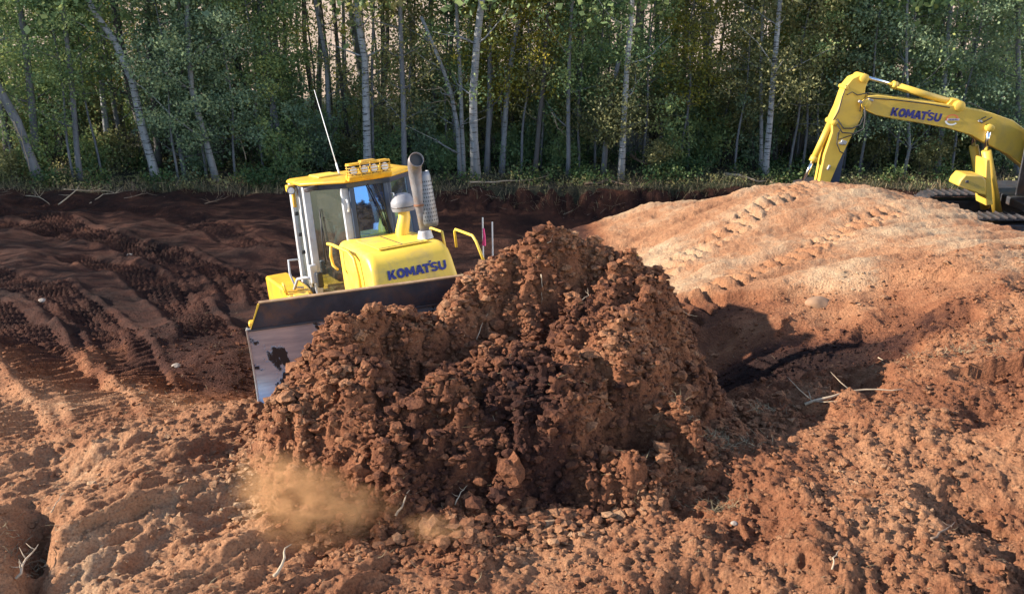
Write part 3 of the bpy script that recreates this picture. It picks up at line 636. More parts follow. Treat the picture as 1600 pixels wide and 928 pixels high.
# tracks
for s in (-1, 1):
    yc = s*1.08; path = []
    cx1, cx0, zc, R = 1.25, -1.45, .43, .40
    for k in range(13): a = rad(-90+180*k/12); path.append((cx1+R*math.cos(a), zc+R*math.sin(a), a))
    nS = 17
    top = [(cx1-(cx1-cx0)*k/nS, zc+R, rad(90)) for k in range(1, nS)]
    for k in range(13): a = rad(90+180*k/12); top.append((cx0+R*math.cos(a), zc+R*math.sin(a), a))
    bot = [(cx0+(cx1-cx0)*k/nS, zc-R, rad(270)) for k in range(1, nS)]
    belt = link('track', None, D)
    base = None
    for (px_, pz_, a) in path[::2]+top[:nS-1]+top[nS-1::2]+bot:
        if base is None:
            mb = MB(); mb.box((0, 0, 0), (.035, .6, .165)); mb.box((.04, 0, 0), (.06, .6, .022)); so = obj('track_shoe', mb, M_dark, belt); base = so
        else: so = link('track_shoe', base.data, belt)
        so.location = (px_, yc, pz_); so.rotation_euler = (0, -a, 0)
    for cxx, nm, rr in ((cx1, 'idler_wheel', .34), (cx0, 'drive_sprocket', .34)):
        mb = MB(); mb.lathe([(rr, -.12), (rr, .12)], 24, Matrix.Translation((cxx, yc, zc)) @ Matrix.Rotation(rad(90), 4, 'X')); obj(nm, mb, M_yel2, D, .02)
    mb = MB(); mb.prism([(-1.2, .22), (1.0, .22), (1.0, .62), (-1.2, .62)], 1, yc-.14, yc+.14); obj('track_frame', mb, M_yel2, D, .03)
# blade
A_ = Vector((2.28, -2.06, 1.885)); B_ = Vector((3.18, 1.98, 1.80)); bl = B_-A_; BW = bl.length; by_ = bl.normalized(); bz_ = (Vector((0, 0, 1))-by_*by_.z).normalized(); bx_ = by_.cross(bz_)
blade = link('blade', None, D); blade.matrix_local = Matrix(((bx_.x, by_.x, bz_.x, A_.x), (bx_.y, by_.y, bz_.y, A_.y), (bx_.z, by_.z, bz_.z, A_.z), (0, 0, 0, 1)))
def bladesteel():
    n = NT('worn steel with painted sheen'); v = n.coords('Object')
    sc = n.n('Mapping'); sc.inputs['Scale'].default_value = (1, .6, 6); n.l(v, sc.inputs[0])
    mud = n.ramp(n.noise(2.1, 9, .62, v, .6), [(.555, (0, 0, 0)), (.575, (1, 1, 1))])
    g = n.noise(3, 7, .7, sc.outputs[0])
    col = n.mix(mud, n.ramp(g, [(.3, (.30, .35, .45)), (.7, (.58, .62, .70))]), (.035, .02, .016))  # mud and worn steel, bluish sky sheen painted into the base colour
    n.set(Base_Color=col, Metallic=n.math('SUBTRACT', .55, n.math('MULTIPLY', mud, .55)), Roughness=n.math('ADD', .27, n.math('MULTIPLY', mud, .6)))
    n.bump(n.math('ADD', n.math('MULTIPLY', mud, 1.), n.math('MULTIPLY', g, .1)), .6, .02); return n.m
# profile in (x forward, z), z=0 at the fold, concave face
prof = [(.10, 0), (.03, -.18), (-.01, -.40), (.0, -.62), (.06, -.84), (.16, -1.02)]
mb = MB(); n1 = len(prof)
mb.loft([[(x_, 0, z_) for x_, z_ in prof]+[(x_-.05, 0, z_) for x_, z_ in prof[::-1]], [(x_, BW, z_) for x_, z_ in prof]+[(x_-.05, BW, z_) for x_, z_ in prof[::-1]]])
obj('moldboard', mb, bladesteel(), blade, .006, True)
top = .255
M_bl2 = simple('scuffed dark blade paint', (.045, .05, .065), .5, .3, .35, 4, .34)
mb = MB(); mb.loft([[(.115, .04, .0), (.19, .16, top), (.15, .16, top+.0), (.06, .04, .0)], [(.115, BW-.04, .0), (.19, BW-.16, top), (.15, BW-.16, top), (.06, BW-.04, .0)]]); obj('spill_guard', mb, M_bl2, blade, .004)
mb = MB(); mb.box((.165, BW/2, top+.006), (.075, BW-.30, .018)); obj('top_rail', mb, simple('mud dusted rail', (.30, .19, .10), .9, 0, .4, 7, .5), blade, .006)
for yy in (.04, BW-.04):
    mb = MB(); s_ = 1 if yy < 1 else -1
    mb.loft([[(.10, yy, 0), (.125, yy, 0), (.125, yy-.006*s_, 0), (.10, yy-.006*s_, 0)], [(.17, yy+.12*s_, top), (.20, yy+.12*s_, top), (.20, yy+.10*s_, top), (.17, yy+.10*s_, top)]]); obj('guard_edge', mb, M_yel, blade)
mb = MB(); mb.box((.095, BW/2, -.012), (.045, BW-.02, .022)); obj('fold_strip', mb, M_dark, blade, .004)
for yy in (-.01, BW-.0):
    mb = MB(); mb.loft([[(x_+.012, yy, z_) for x_, z_ in prof]+[(x_-.09, yy, z_) for x_, z_ in prof[::-1]], [(x_+.012, yy+.018, z_) for x_, z_ in prof]+[(x_-.09, yy+.018, z_) for x_, z_ in prof[::-1]]]); obj('end_bit', mb, simple('worn bright edge', (.5, .48, .46), .4, .6, .2, 7, .25), blade, .003)
mb = MB(); mb.box((.02, .10, .035), (.10, .16, .06)); obj('corner_cap', mb, M_yel2, blade, .02)
mb = MB(); mb.prism([(.14, -1.0), (.18, -1.0), (.20, -1.2), (.16, -1.2)], 1, 0, BW); obj('cutting_edge', mb, M_dark, blade)
for s in (-1, 1):
    mb = MB(); mb.tube([(0.2, s*.75, .45), (2.0, s*.7, .75), (2.55, s*.4, .95)], .11, 8); obj('push_arm', mb, M_yel2, D, 0, True)
    mb = MB(); mb.tube([(1.55, s*.30, 1.35), (2.1, s*.32, 1.2)], .055, 10); cy = obj('lift_cylinder', mb, M_yel2, D, 0, True)
    mb = MB(); mb.tube([(2.1, s*.32, 1.2), (2.55, s*.35, 1.1)], .03, 10); obj('rod', mb, M_chrome, cy, 0, True)
# ------------------------------------------------------------------ seated driver inside the cab
def skin(name, verts, edges, radii, m, parent, sub=2):
    me = bpy.data.meshes.new(name); me.from_pydata(verts, edges, []); me.materials.append(m); o = link(name, me, parent)
    md = o.modifiers.new('skin', 'SKIN'); md.use_smooth_shade = True
    for v, r in zip(me.skin_vertices[0].data, radii): v.radius = (r, r) if not isinstance(r, tuple) else r
    me.skin_vertices[0].data[0].use_root = True
    o.modifiers.new('sub', 'SUBSURF').levels = sub; o.modifiers['sub'].render_levels = sub; return o
P = link('person', None); P.matrix_world = DZ
tag(P, 'driver in a teal long sleeved shirt seated inside the bulldozer cab', 'person')
M_skin = simple('skin', (.48, .29, .2), .55, 0, .08, 12); M_shirt = simple('teal shirt', (.035, .16, .20), .85, 0, .2, 9); M_jean = simple('dark trousers', (.03, .035, .06), .9, 0, .2, 12); M_cap = simple('pale cap', (.55, .47, .33), .8, 0, .12, 10)
sx = -.60
bv = [(sx-.05, 0, 1.72), (sx-.10, 0, 1.95), (sx-.12, 0, 2.18), (sx-.10, 0, 2.30), (sx-.08, 0, 2.36), (sx-.06, 0, 2.46), (sx-.05, 0, 2.54),
      (sx-.10, -.19, 2.20), (sx+.02, -.33, 1.98), (sx+.26, -.43, 1.93), (sx+.34, -.46, 1.96),
      (sx-.10, .19, 2.20), (sx-.02, .29, 1.95), (sx+.22, .33, 1.86), (sx+.31, .34, 1.87),
      (sx+.02, -.11, 1.72), (sx+.42, -.15, 1.74), (sx+.55, -.15, 1.36), (sx+.02, .11, 1.72), (sx+.42, .15, 1.74), (sx+.55, .15, 1.36)]
be = [(0, 1), (1, 2), (2, 3), (3, 4), (4, 5), (5, 6), (2, 7), (7, 8), (8, 9), (9, 10), (2, 11), (11, 12), (12, 13), (13, 14), (0, 15), (15, 16), (16, 17), (0, 18), (18, 19), (19, 20)]
br_ = [.15, (.16, .13), (.17, .12), .06, .055, .10, .09, .07, .05, .038, .03, .07, .05, .038, .03, .09, .07, .05, .09, .07, .05]
skin('body', bv, be, br_, M_skin, P)
sv = bv[:4]+bv[7:10]+bv[11:14]
skin('shirt', sv, [(0, 1), (1, 2), (2, 3), (2, 4), (4, 5), (5, 6), (2, 7), (7, 8), (8, 9)], [.16, (.175, .145), (.185, .135), .07, .082, .062, .048, .082, .062, .048], M_shirt, P)
skin('trousers', [bv[0]]+bv[15:21], [(0, 1), (1, 2), (2, 3), (0, 4), (4, 5), (5, 6)], [.16, .10, .08, .06, .10, .08, .06], M_jean, P)
for s, wr in ((-1, Vector(bv[10])), (1, Vector(bv[14]))):
    hv = [wr, wr+Vector((.045, 0, .0)), ]; he = [(0, 1)]; hr = [.026, (.036, .018)]
    for q, (dy, L_) in enumerate(((-.028, .062), (-.010, .072), (.010, .068), (.028, .052))):
        i0 = len(hv); hv += [wr+Vector((.075, dy, .004)), wr+Vector((.075+L_*.55, dy*1.1, -.008)), wr+Vector((.075+L_*.7, dy*1.1, -.035))]; he += [(1, i0), (i0, i0+1), (i0+1, i0+2)]; hr += [.012, .010, .009]
    i0 = len(hv); hv += [wr+Vector((.035, -s*.035, 0)), wr+Vector((.065, -s*.055, -.015))]; he += [(1, i0), (i0, i0+1)]; hr += [.013, .011]
    skin('hand', hv, he, hr, M_skin, P, 1)
hc = Vector((sx-.03, 0, 2.50))
mb = MB(); mb.add([hc+Vector((.105, -.012, .0)), hc+Vector((.105, .012, .0)), hc+Vector((.10, 0, .045)), hc+Vector((.135, 0, -.005))], [(0, 1, 3), (1, 2, 3), (2, 0, 3), (0, 2, 1)]); obj('nose', mb, M_skin, P, 0, 'all')
mb = MB()
for s in (-1, 1): mb.lathe([(.0005, -.01), (.011, 0), (.0005, .01)], 8, Matrix.Translation(hc+Vector((.098, s*.034, .03))))
obj('eyes', mb, M_blk, P)
mb = MB(); mb.box(hc+Vector((.095, 0, -.045)), (.012, .05, .01)); obj('mouth', mb, simple('lips', (.3, .12, .1), .6), P, .003)
mb = MB()
for s in (-1, 1): mb.lathe([(.0005, -.014), (.024, 0), (.0005, .014)], 10, Matrix.Translation(hc+Vector((0, s*.10, .01))) @ Matrix.Rotation(rad(90), 4, 'X'))
obj('ears', mb, M_skin, P, 0, 'all')
mb = MB(); mb.lathe([(.112, .05), (.115, .08), (.10, .13), (.06, .155), (.0005, .162)], 18, Matrix.Translation(hc)); mb.box(hc+Vector((.13, 0, .062)), (.10, .14, .010)); obj('cap', mb, M_cap, P, .004, True)
# ------------------------------------------------------------------ excavator (boom plane parallel to X, machine faces -X)
EY = 21.0
def ep(px, py, dy=0.0):
    p = at_y(px, py, EY); return Vector((p[0], EY+dy, p[2]))
EX = thing('excavator', 'yellow crawler excavator reaching its arm down behind the pale earth bank', 'excavator', (ep(1640, 340).x, EY, -1.15))
def E_obj(nm, mb, m, par=None, bev=.015, sm=False):
    o = obj(nm, mb, m, par or EX, bev, sm)
    if par is None: o.matrix_parent_inverse = EX_inv
    return o
EX_inv = Matrix.Translation(-Vector(EX.location))
def plate(px_pts, y0, y1):
    v = [ep(*p) for p in px_pts]; mb = MB(); mb.loft([[Vector((p.x, EY+y0, p.z)) for p in v], [Vector((p.x, EY+y1, p.z)) for p in v]]); return mb
boom_px = [(1343,168),(1345,156),(1351,148),(1366,147),(1400,151),(1440,157),(1470,161),(1500,166),(1541,174),(1575,186),(1600,205),(1630,240),(1650,280),(1662,312),(1640,318),(1620,290),(1598,262),(1570,240),(1541,226),(1526,218),(1510,209),(1472,198),(1428,190),(1380,182),(1362,178)]
boom = E_obj('boom', plate(boom_px, -.24, .24), M_exy, None, .02)
stick_px = [(1275,286),(1284,240),(1296,205),(1296,187),(1306,166),(1313,146),(1318,133),(1328,121),(1345,114),(1352,117),(1353,123),(1348,136),(1346,156),(1343,180),(1331,202),(1321,222),(1305,255),(1292,286)]
stick = E_obj('stick', plate(stick_px, -.19, .19), M_exy, None, .02)
def E_tube(nm, pts, r, m=M_blk, dy=0, n=10, par=None, smooth='all', raw=False):
    mb = MB(); mb.tube([ep(p[0], p[1], (p[2] if len(p) > 2 else dy)) for p in pts], r, n); return E_obj(nm, mb, m, par, 0, smooth)
ac = E_tube('arm_cylinder', [(1396,133),(1488,161)], .085, M_exy); E_tube('rod', [(1350,120),(1398,133.5)], .042, M_chrome, par=ac)
E_tube('collar', [(1394,132.5),(1400,134.4)], .098, M_exy, par=ac)
bc_ = E_tube('bucket_cylinder', [(1297,192),(1271,248)], .08, M_exy, dy=-.02); E_tube('rod', [(1271,248),(1254,284)], .045, M_chrome, dy=-.02, par=bc_)
E_tube('collar', [(1273,244),(1269,252)], .095, M_exy, dy=-.02, par=bc_)
for d_ in (-.3, .3):
    lc = E_tube('lift_cylinder', [(1531,232,d_),(1549,330,d_)], .11, M_exy); E_tube('rod', [(1536,197,d_),(1530,232,d_)], .05, M_chrome, par=lc)
for (px, py, r, w) in ((1345,121,.10,.26),(1347,160,.11,.28),(1492,164,.12,.27),(1299,190,.07,.24),(1536,197,.09,.36),(1318,136,.05,.21)):
    c = ep(px, py); mb = MB(); mb.lathe([(r*.6, -w-.02), (r, -w), (r, w), (r*.6, w+.02)], 18, Matrix.Translation(c) @ Matrix.Rotation(rad(90), 4, 'X')); E_obj('pivot_pin', mb, M_exy, None, 0, True)
    mb = MB(); mb.lathe([(r*.45, -w-.03), (r*.45, -w-.018)], 12, Matrix.Translation(c) @ Matrix.Rotation(rad(90), 4, 'X')); E_obj('pin_cap', mb, M_dark, None, 0, True)
# cylinder lug on the boom, coupler link below the stick
E_obj('cylinder_lug', plate([(1476,163),(1484,154),(1494,154),(1506,167)], -.13, .13), M_exy)
E_obj('bucket_link', plate([(1297,290),(1305,262),(1318,225),(1322,232),(1312,286)], .02, .12), M_navy)
bk = E_obj('bucket', plate([(1250,290),(1275,284),(1300,285),(1312,300),(1300,335),(1262,340),(1238,322)], -.55, .55), M_dark)
# hoses and fittings
for pts, r in (([(1303,184,-.22),(1312,198,-.27),(1325,198,-.27),(1338,192,-.27),(1343,180,-.27)], .016), ([(1299,186,-.22),(1309,204,-.3),(1328,206,-.3),(1342,198,-.3),(1345,176,-.3),(1343,162,-.28)], .016),
    ([(1318,132,-.21),(1311,150,-.22),(1305,172,-.23),(1297,186,-.22)], .014), ([(1337,172,-.26),(1338,158,-.3),(1348,150,-.3),(1362,152,-.27),(1390,154,-.26),(1440,160,-.26),(1476,166,-.26)], .013),
    ([(1318,147,-.21),(1326,142,-.24),(1334,147,-.24),(1345,145,-.22),(1352,143,-.22)], .012), ([(1305,205,-.2),(1302,222,-.24),(1307,234,-.24),(1315,238,-.22)], .013), ([(1307,202,-.2),(1305,216,-.22),(1330,207,-.24),(1343,200,-.24),(1346,188,-.26),(1343,170,-.28)], .012),
    ([(1352,146,-.1),(1380,150,-.12),(1410,149,0),(1450,154,0),(1480,158,.05)], .012), ([(1532,180,-.26),(1520,186,-.28),(1524,190,-.28),(1541,181,-.27)], .012), ([(1541,176,-.1),(1525,166,-.1),(1512,160,-.1),(1500,164,-.1)], .014)):
    E_tube('hydraulic_hose', pts, r, M_blk, n=6)
for (px, py, w, h_) in ((1313,220,.14,.09),(1309,222,.10,.05),(1290,259,.05,.12),(1523,187,.09,.05),(1338,157,.10,.06),(1354,154,.12,.05)):
    mb = MB(); mb.box(ep(px, py, -.215 if py > 200 else -.26), (w, .06, h_), Matrix.Rotation(rad(20), 3, 'Y')); E_obj('pipe_fitting', mb, M_grey, None, .012)
# name on the boom and a small round emblem
p0 = ep(1384, 178.5, -.2445); p1 = ep(1461, 188.5, -.2445)
lt = place_lettering(EX, p0+Vector((0, -.002, 0)), p1-p0, (0, 0, 1), (p1-p0).length, ep(1384, 166).z-ep(1384, 179).z); lt.matrix_parent_inverse = EX_inv
c = ep(1480, 184, -.2475)
def arcstrip(cx, cz, r0, r1, a0, a1, m, nm, y):
    mb = MB(); k = 16; P_ = [(cx+r*math.cos(rad(a)), y, cz+.75*r*math.sin(rad(a))) for r in (r0, r1) for a in [a0+(a1-a0)*i/k for i in range(k+1)]]
    mb.add(P_, [(i, i+1, k+2+i, k+1+i) for i in range(k)]); me = bpy.data.meshes.new(nm); me.from_pydata(mb.v, [], mb.f); me.materials.append(m); o = link(nm, me, EX); o.matrix_parent_inverse = EX_inv
arcstrip(c.x, c.z, .11, .15, 10, 200, simple('red orange decal', (.65, .16, .06), .5), 'emblem_ring', c.y)
arcstrip(c.x, c.z-.02, .12, .165, 190, 320, M_white, 'emblem_swoosh', c.y-.001)
mb = MB(); mb.box((c.x+.03, c.y-.002, c.z-.01), (.28, .003, .045)); E_obj('emblem_band', mb, simple('pale decal', (.5, .42, .5), .5), None, 0)
for k in range(6):
    mb = MB(); mb.box((c.x-.07+k*.036, c.y-.005, c.z-.01), (.018, .002, .03)); E_obj('emblem_letter', mb, M_blue, None, 0)
# upper body, cab and tracks (partly beyond the right edge)
b0 = ep(1545, 330); bx0 = ep(1560, 300)
def ebox(nm, x0, x1, y0, y1, z0, z1, m, bev=.03): mb = MB(); mb.box(((x0+x1)/2, EY+(y0+y1)/2, (z0+z1)/2), (x1-x0, y1-y0, z1-z0)); return E_obj(nm, mb, m, None, bev)
xr = ep(1560, 300).x; gz0 = -1.15
ebox('deck', xr, xr+4.2, -1.3, 1.3, gz0+1.0, gz0+1.2, M_dark)
ebox('counterweight', xr+3.3, xr+4.3, -1.3, 1.3, gz0+1.2, gz0+2.3, M_exy, .12)
ebox('engine_cover', xr+1.9, xr+3.3, -1.3, 1.3, gz0+1.2, gz0+2.1, M_exy, .06)
# operator cab on the near side
mb = MB(); cbx0, cbx1, cy0, cy1, cz0, cz1 = xr+.15, xr+1.8, EY-1.35, EY-.4, gz0+1.22, gz0+2.95
pr = [(cbx0, cz0), (cbx0-.05, cz0+.6), (cbx0+.25, cz1), (cbx1, cz1), (cbx1, cz0)]
mb = MB(); mb.prism([(a, b) for a, b in [(cbx0-.03, cz1-.06), (cbx0+.2, cz1), (cbx1+.03, cz1), (cbx1+.03, cz1-.08)]], 1, cy0-.03, cy1+.03); E_obj('cab_roof', mb, M_exy, None, .03)
ebox('cab_door', cbx0+.02, cbx1, -1.35, -1.30, cz0, cz0+.75, M_exy, .02)
ebox('cab_wall', cbx0+.02, cbx1, -.45, -.40, cz0, cz1-.1, M_dark, .02)
for xx in (cbx0+.05, cbx0+.85, cbx1-.05):
    ebox('cab_post', xx-.035, xx+.035, -1.36, -1.28, cz0+.7, cz1-.05, M_exy, .01)
mb = MB(); mb.box(((cbx0+cbx1)/2, cy0+.03, cz0+1.2), (cbx1-cbx0-.1, .012, .9)); E_obj('cab_glass', mb, M_glassf, None, 0)
# yellow tool box and step at the front corner
def nplate(px_pts, y0, y1):
    v = [at_y(p[0], p[1], EY+y0) for p in px_pts]; mb = MB(); mb.loft([[Vector((p[0], EY+y0, p[2])) for p in v], [Vector((p[0], EY+y1, p[2])) for p in v]]); return mb
tb = E_obj('tool_box', nplate([(1497,291),(1501,282),(1509,273),(1536,275),(1541,282),(1541,306),(1530,304)], -1.25, -.75), M_exy, None, .03)
c = Vector(at_y(1511, 284, EY-1.26)); mb = MB(); mb.box((c.x, EY-1.262, c.z), (.07, .03, .06)); E_obj('latch', mb, M_dark, None, .008)
E_obj('front_bracket', nplate([(1541,250),(1547,250),(1552,320),(1541,322),(1539,300)], -1.1, -.6), M_exy, None, .02)
for s in (-1, 1):
    yc = EY+s*1.15; x0_, x1_, zc, R = xr-1.0, xr+2.9, gz0+.48, .42
    tr_ = link('track', None, EX); tr_.matrix_parent_inverse = EX_inv; base = None
    pts = [(x0_+R*math.cos(rad(a)), zc+R*math.sin(rad(a)), rad(a)) for a in range(90, 271, 22)]+[(x0_+.19*k, zc-R, rad(270)) for k in range(1, 21)]+[(x1_+R*math.cos(rad(a)), zc+R*math.sin(rad(a)), rad(a)) for a in range(-90, 91, 22)]+[(x0_+.19*k, zc+R, rad(90)) for k in range(1, 21)]
    for (a, b, an) in pts:
        if base is None: mb = MB(); mb.box((0, 0, 0), (.04, .6, .175)); mb.box((.03, 0, .04), (.05, .6, .02)); so = obj('track_shoe', mb, M_dark, tr_); base = so
        else: so = link('track_shoe', base.data, tr_)
        so.location = (a, yc, b); so.rotation_euler = (0, -an, 0)
    mb = MB(); mb.prism([(x0_, zc-.28), (x1_, zc-.28), (x1_, zc+.28), (x0_, zc+.28)], 1, yc-.18, yc+.18); E_obj('track_frame', mb, M_dark, None, .05)
# ------------------------------------------------------------------ survey stakes behind the heap
def stake(px, py0, py1, t, name_label, ribbon):
    b = Vector(at_t(px, py1, t)); tp = Vector(at_t(px-2, py0, t)); g = float(zat(b.x, b.y)[0][0])
    s_ = thing('survey_stake', name_label, 'stake', (b.x, b.y, g))
    mb = MB(); mb.tube([(0, 0, 0), (tp.x-b.x, tp.y-b.y, tp.z-g)], .011, 6); obj('stick', mb, M_white, s_)
    if ribbon:
        mb = MB(); h0 = tp.z-g; mb.tube([(0, 0, (b.z-g)-.05), (.008, -.012, (b.z-g)+.08), (-.004, -.012, (b.z-g)+.2)], [.03, .018, .012], 6); obj('ribbon', mb, M_pink, s_)
stake(756, 340, 378, 12.4, 'thin pale survey stake tied with bright pink ribbon behind the heap', True)
stake(771, 347, 376, 12.6, 'plain thin survey stake without ribbon, right of the pink one', False)
# ------------------------------------------------------------------ forest
rg = np.random.default_rng(11)
GREEN = [(0, (.10, .17, .095)), (.35, (.18, .27, .12)), (.7, (.31, .37, .14)), (1, (.50, .48, .13))]
BLUEG = [(0, (.11, .17, .115)), (.5, (.20, .28, .165)), (1, (.37, .42, .21))]
YELL = [(0, (.12, .15, .04)), (.4, (.26, .25, .05)), (.75, (.45, .36, .05)), (1, (.55, .40, .06))]  # yellow foliage, with sunlit patches painted in as brighter leaf colour
OLIVE = [(0, (.12, .135, .065)), (.5, (.25, .25, .11)), (1, (.42, .35, .14))]
LG = [leaf_mat('aspen leaves', GREEN), leaf_mat('blue green leaves', BLUEG), leaf_mat('yellow leaves with painted sun', YELL, .5), leaf_mat('olive leaves', OLIVE)]
M_b1 = bark_mat('pale aspen bark', (.31, .315, .33), (.05, .045, .04), 1.3)
M_b2 = bark_mat('grey aspen bark', (.21, .21, .225), (.04, .038, .035), .7)
M_b3 = bark_mat('dark bark', (.13, .115, .11), (.03, .025, .022), .6)
M_b4 = bark_mat('white birch bark', (.46, .46, .47), (.035, .03, .03), 1.5)
def leaves(centres, sig, per, size, stretch=(1, 1, .8), seed=0):
    """many small diamond leaves gathered in sprays round the given centres; returns verts, quads, random"""
    r = np.random.default_rng(seed); c = np.repeat(np.asarray(centres), per, 0); N = len(c)
    sg = np.repeat(np.atleast_1d(sig)*np.ones(len(centres)), per)
    p = c+r.normal(size=(N, 3))*sg[:, None]*np.array(stretch)*.6
    a = r.normal(size=(N, 3)); a /= np.linalg.norm(a, axis=1)[:, None]; b = r.normal(size=(N, 3)); b -= (a*b).sum(1)[:, None]*a; b /= np.linalg.norm(b, axis=1)[:, None]
    s = size*r.uniform(.6, 1.35, N)[:, None]
    V_ = np.stack([p-a*s*.6, p+b*s*.42, p+a*s*.6, p-b*s*.42], 1).reshape(-1, 3)
    F_ = np.arange(N*4).reshape(-1, 4); cl = np.repeat(r.uniform(0, 1, len(centres)), per)
    return V_, F_, np.clip(.55*cl+.45*r.uniform(0, 1, N), 0, 1)
def leafmesh(name, parts, mat):
    V_ = np.concatenate([p[0] for p in parts]); o = 0; Fs = []
    for p in parts: Fs.append(p[1]+o); o += len(p[0])
    ob = np_mesh(name, V_, np.concatenate(Fs), mat, None, [('rnd', 'FACE', np.concatenate([p[2] for p in parts]))]); me = ob.data; bpy.data.objects.remove(ob); return me
def mbmesh(name, mb, mat, smooth=True):
    me = bpy.data.meshes.new(name); me.from_pydata(mb.v, [], mb.f); me.materials.append(mat); me.polygons.foreach_set('use_smooth', [smooth]*len(me.polygons)); return me
def trunk_pts(h, lean, wob, seed):
    r = random.Random(seed); ph = r.uniform(0, 6); n = 13
    return [Vector((lean[0]*h*(k/(n-1))+wob*math.sin(ph+k*.9)*.5*min(1, k/3), lean[1]*h*(k/(n-1))+wob*math.cos(ph*1.7+k*.7)*.5*min(1, k/3), h*(k/(n-1)) - .15*(k == 0))) for k in range(n)]
def trunk_mesh(pts, r0, mat, seed, branches=9, b0=.25, flare=1.35, blen=1.0):
    r = random.Random(seed); n = len(pts); mb = MB(); rr = [r0*(flare if k == 0 else 1)*(1-.86*(k/(n-1))**1.1) for k in range(n)]
    mb.tube(pts, rr, 8); tips = []
    for k in range(branches):
        f = b0+(1-b0)*(k+r.random()*.7)/branches; i = min(n-2, int(f*(n-1))); p = pts[i].lerp(pts[i+1], f*(n-1)-i); a = r.uniform(0, 6.28); L = blen*r.uniform(.5, 1.4)*(1.25-f*.75)
        d = Vector((math.cos(a), math.sin(a), r.uniform(.05, .75))); q = p; path = [p]
        for s_ in range(3): q = q+d*L/3; d = (d+Vector((r.uniform(-.3, .3), r.uniform(-.3, .3), r.uniform(-.1, .3)))); path.append(q)
        w = rr[i]*.32; mb.tube(path, [w, w*.65, w*.4, w*.15], 4); tips += path[1:]
    return mbmesh('trunk', mb, mat), tips
def add_tree(tm, cm, loc, rz, label, group, cat='tree', sc=1.0, nm='aspen_tree'):
    t = thing(nm, label, cat, loc, rz, group); t.scale = (sc, sc, sc)
    link('trunk', tm, t)
    if cm: link('crown', cm, t)
    return t
def floor_z(x, y): return float(zat(x, y)[0][0])
LM = [(30,'by the leaning tree at far left'),(110,'by the slim mottled tree'),(190,'left of the bowed birch foot'),(260,'right of the bowed birch foot'),(330,'inside the big green mass'),(400,'right of the big green mass'),(460,'left of the antenna'),(530,'behind the antenna'),(590,'behind the cab roof lamps'),(660,'behind the exhaust stack'),(725,'by the crooked snag'),(785,'by the gently leaning pale trunk'),(850,'left of the thin middle trunk'),(910,'left of the middle birch'),(975,'by the middle birch'),(1040,'right of the middle birch'),(1110,'below the deep blue trunk'),(1180,'left of the spotted birch'),(1240,'right of the spotted birch'),(1300,'behind the digger arm'),(1360,'below the chrome rod'),(1420,'below the boom name'),(1480,'below the boom bend'),(1540,'at the right edge'),(1640,'past the right edge')]
def where_(x, y):
    px = 800+FPX*x/(y*.94+2); l = min(LM, key=lambda q: abs(q[0]-px))[1]
    if px < -40: l = 'past the left edge'
    return l+('' if y < 28.3 else ', second row' if y < 31 else ', third row' if y < 34.5 else ', deep in the wood' if y < 39 else ', at the far side')
# generic kinds: trunk mesh + crown mesh, shared by the copies
kinds_ = []
for k in range(9):
    h = [13, 15, 12, 14, 16, 12.5, 14.5, 13.5, 15][k]; mat = [M_b2, M_b3, M_b1, M_b3, M_b2, M_b3, M_b2, M_b3, M_b1][k]
    pts = trunk_pts(h, (random.Random(k).uniform(-.06, .06), random.Random(k+50).uniform(-.05, .05)), .22, k)
    tm, tips = trunk_mesh(pts, [.11, .14, .085, .12, .13, .10, .09, .13, .10][k], mat, k, 16, .16)
    lo = [p for p in tips if p.z < 6.2]; hi = [p for p in tips if p.z >= 5.0]
    cm = leafmesh('crown', [leaves([tuple(p) for p in lo], .42, 60 if k % 3 else 26, .085, seed=k), leaves([tuple(p) for p in hi], .75, 13, .19, seed=k+90)], LG[[0, 1, 3, 0, 1, 0, 3, 1, 0][k]])
    kinds_.append((tm, cm))
cmY = [leafmesh('crown', [leaves([(random.Random(q+7*k).gauss(0, .8), random.Random(q*3+k).gauss(0, .8), random.Random(q*5+k).uniform(1.6, 6.5)) for q in range(34)], .4, 60, .085, seed=200+k), leaves([(random.Random(q+70*k).gauss(0, 1), random.Random(q*3+2*k).gauss(0, 1), random.Random(q*5+k).uniform(6, 12)) for q in range(30)], .8, 45, .19, seed=300+k)], LG[2]) for k in range(2)]
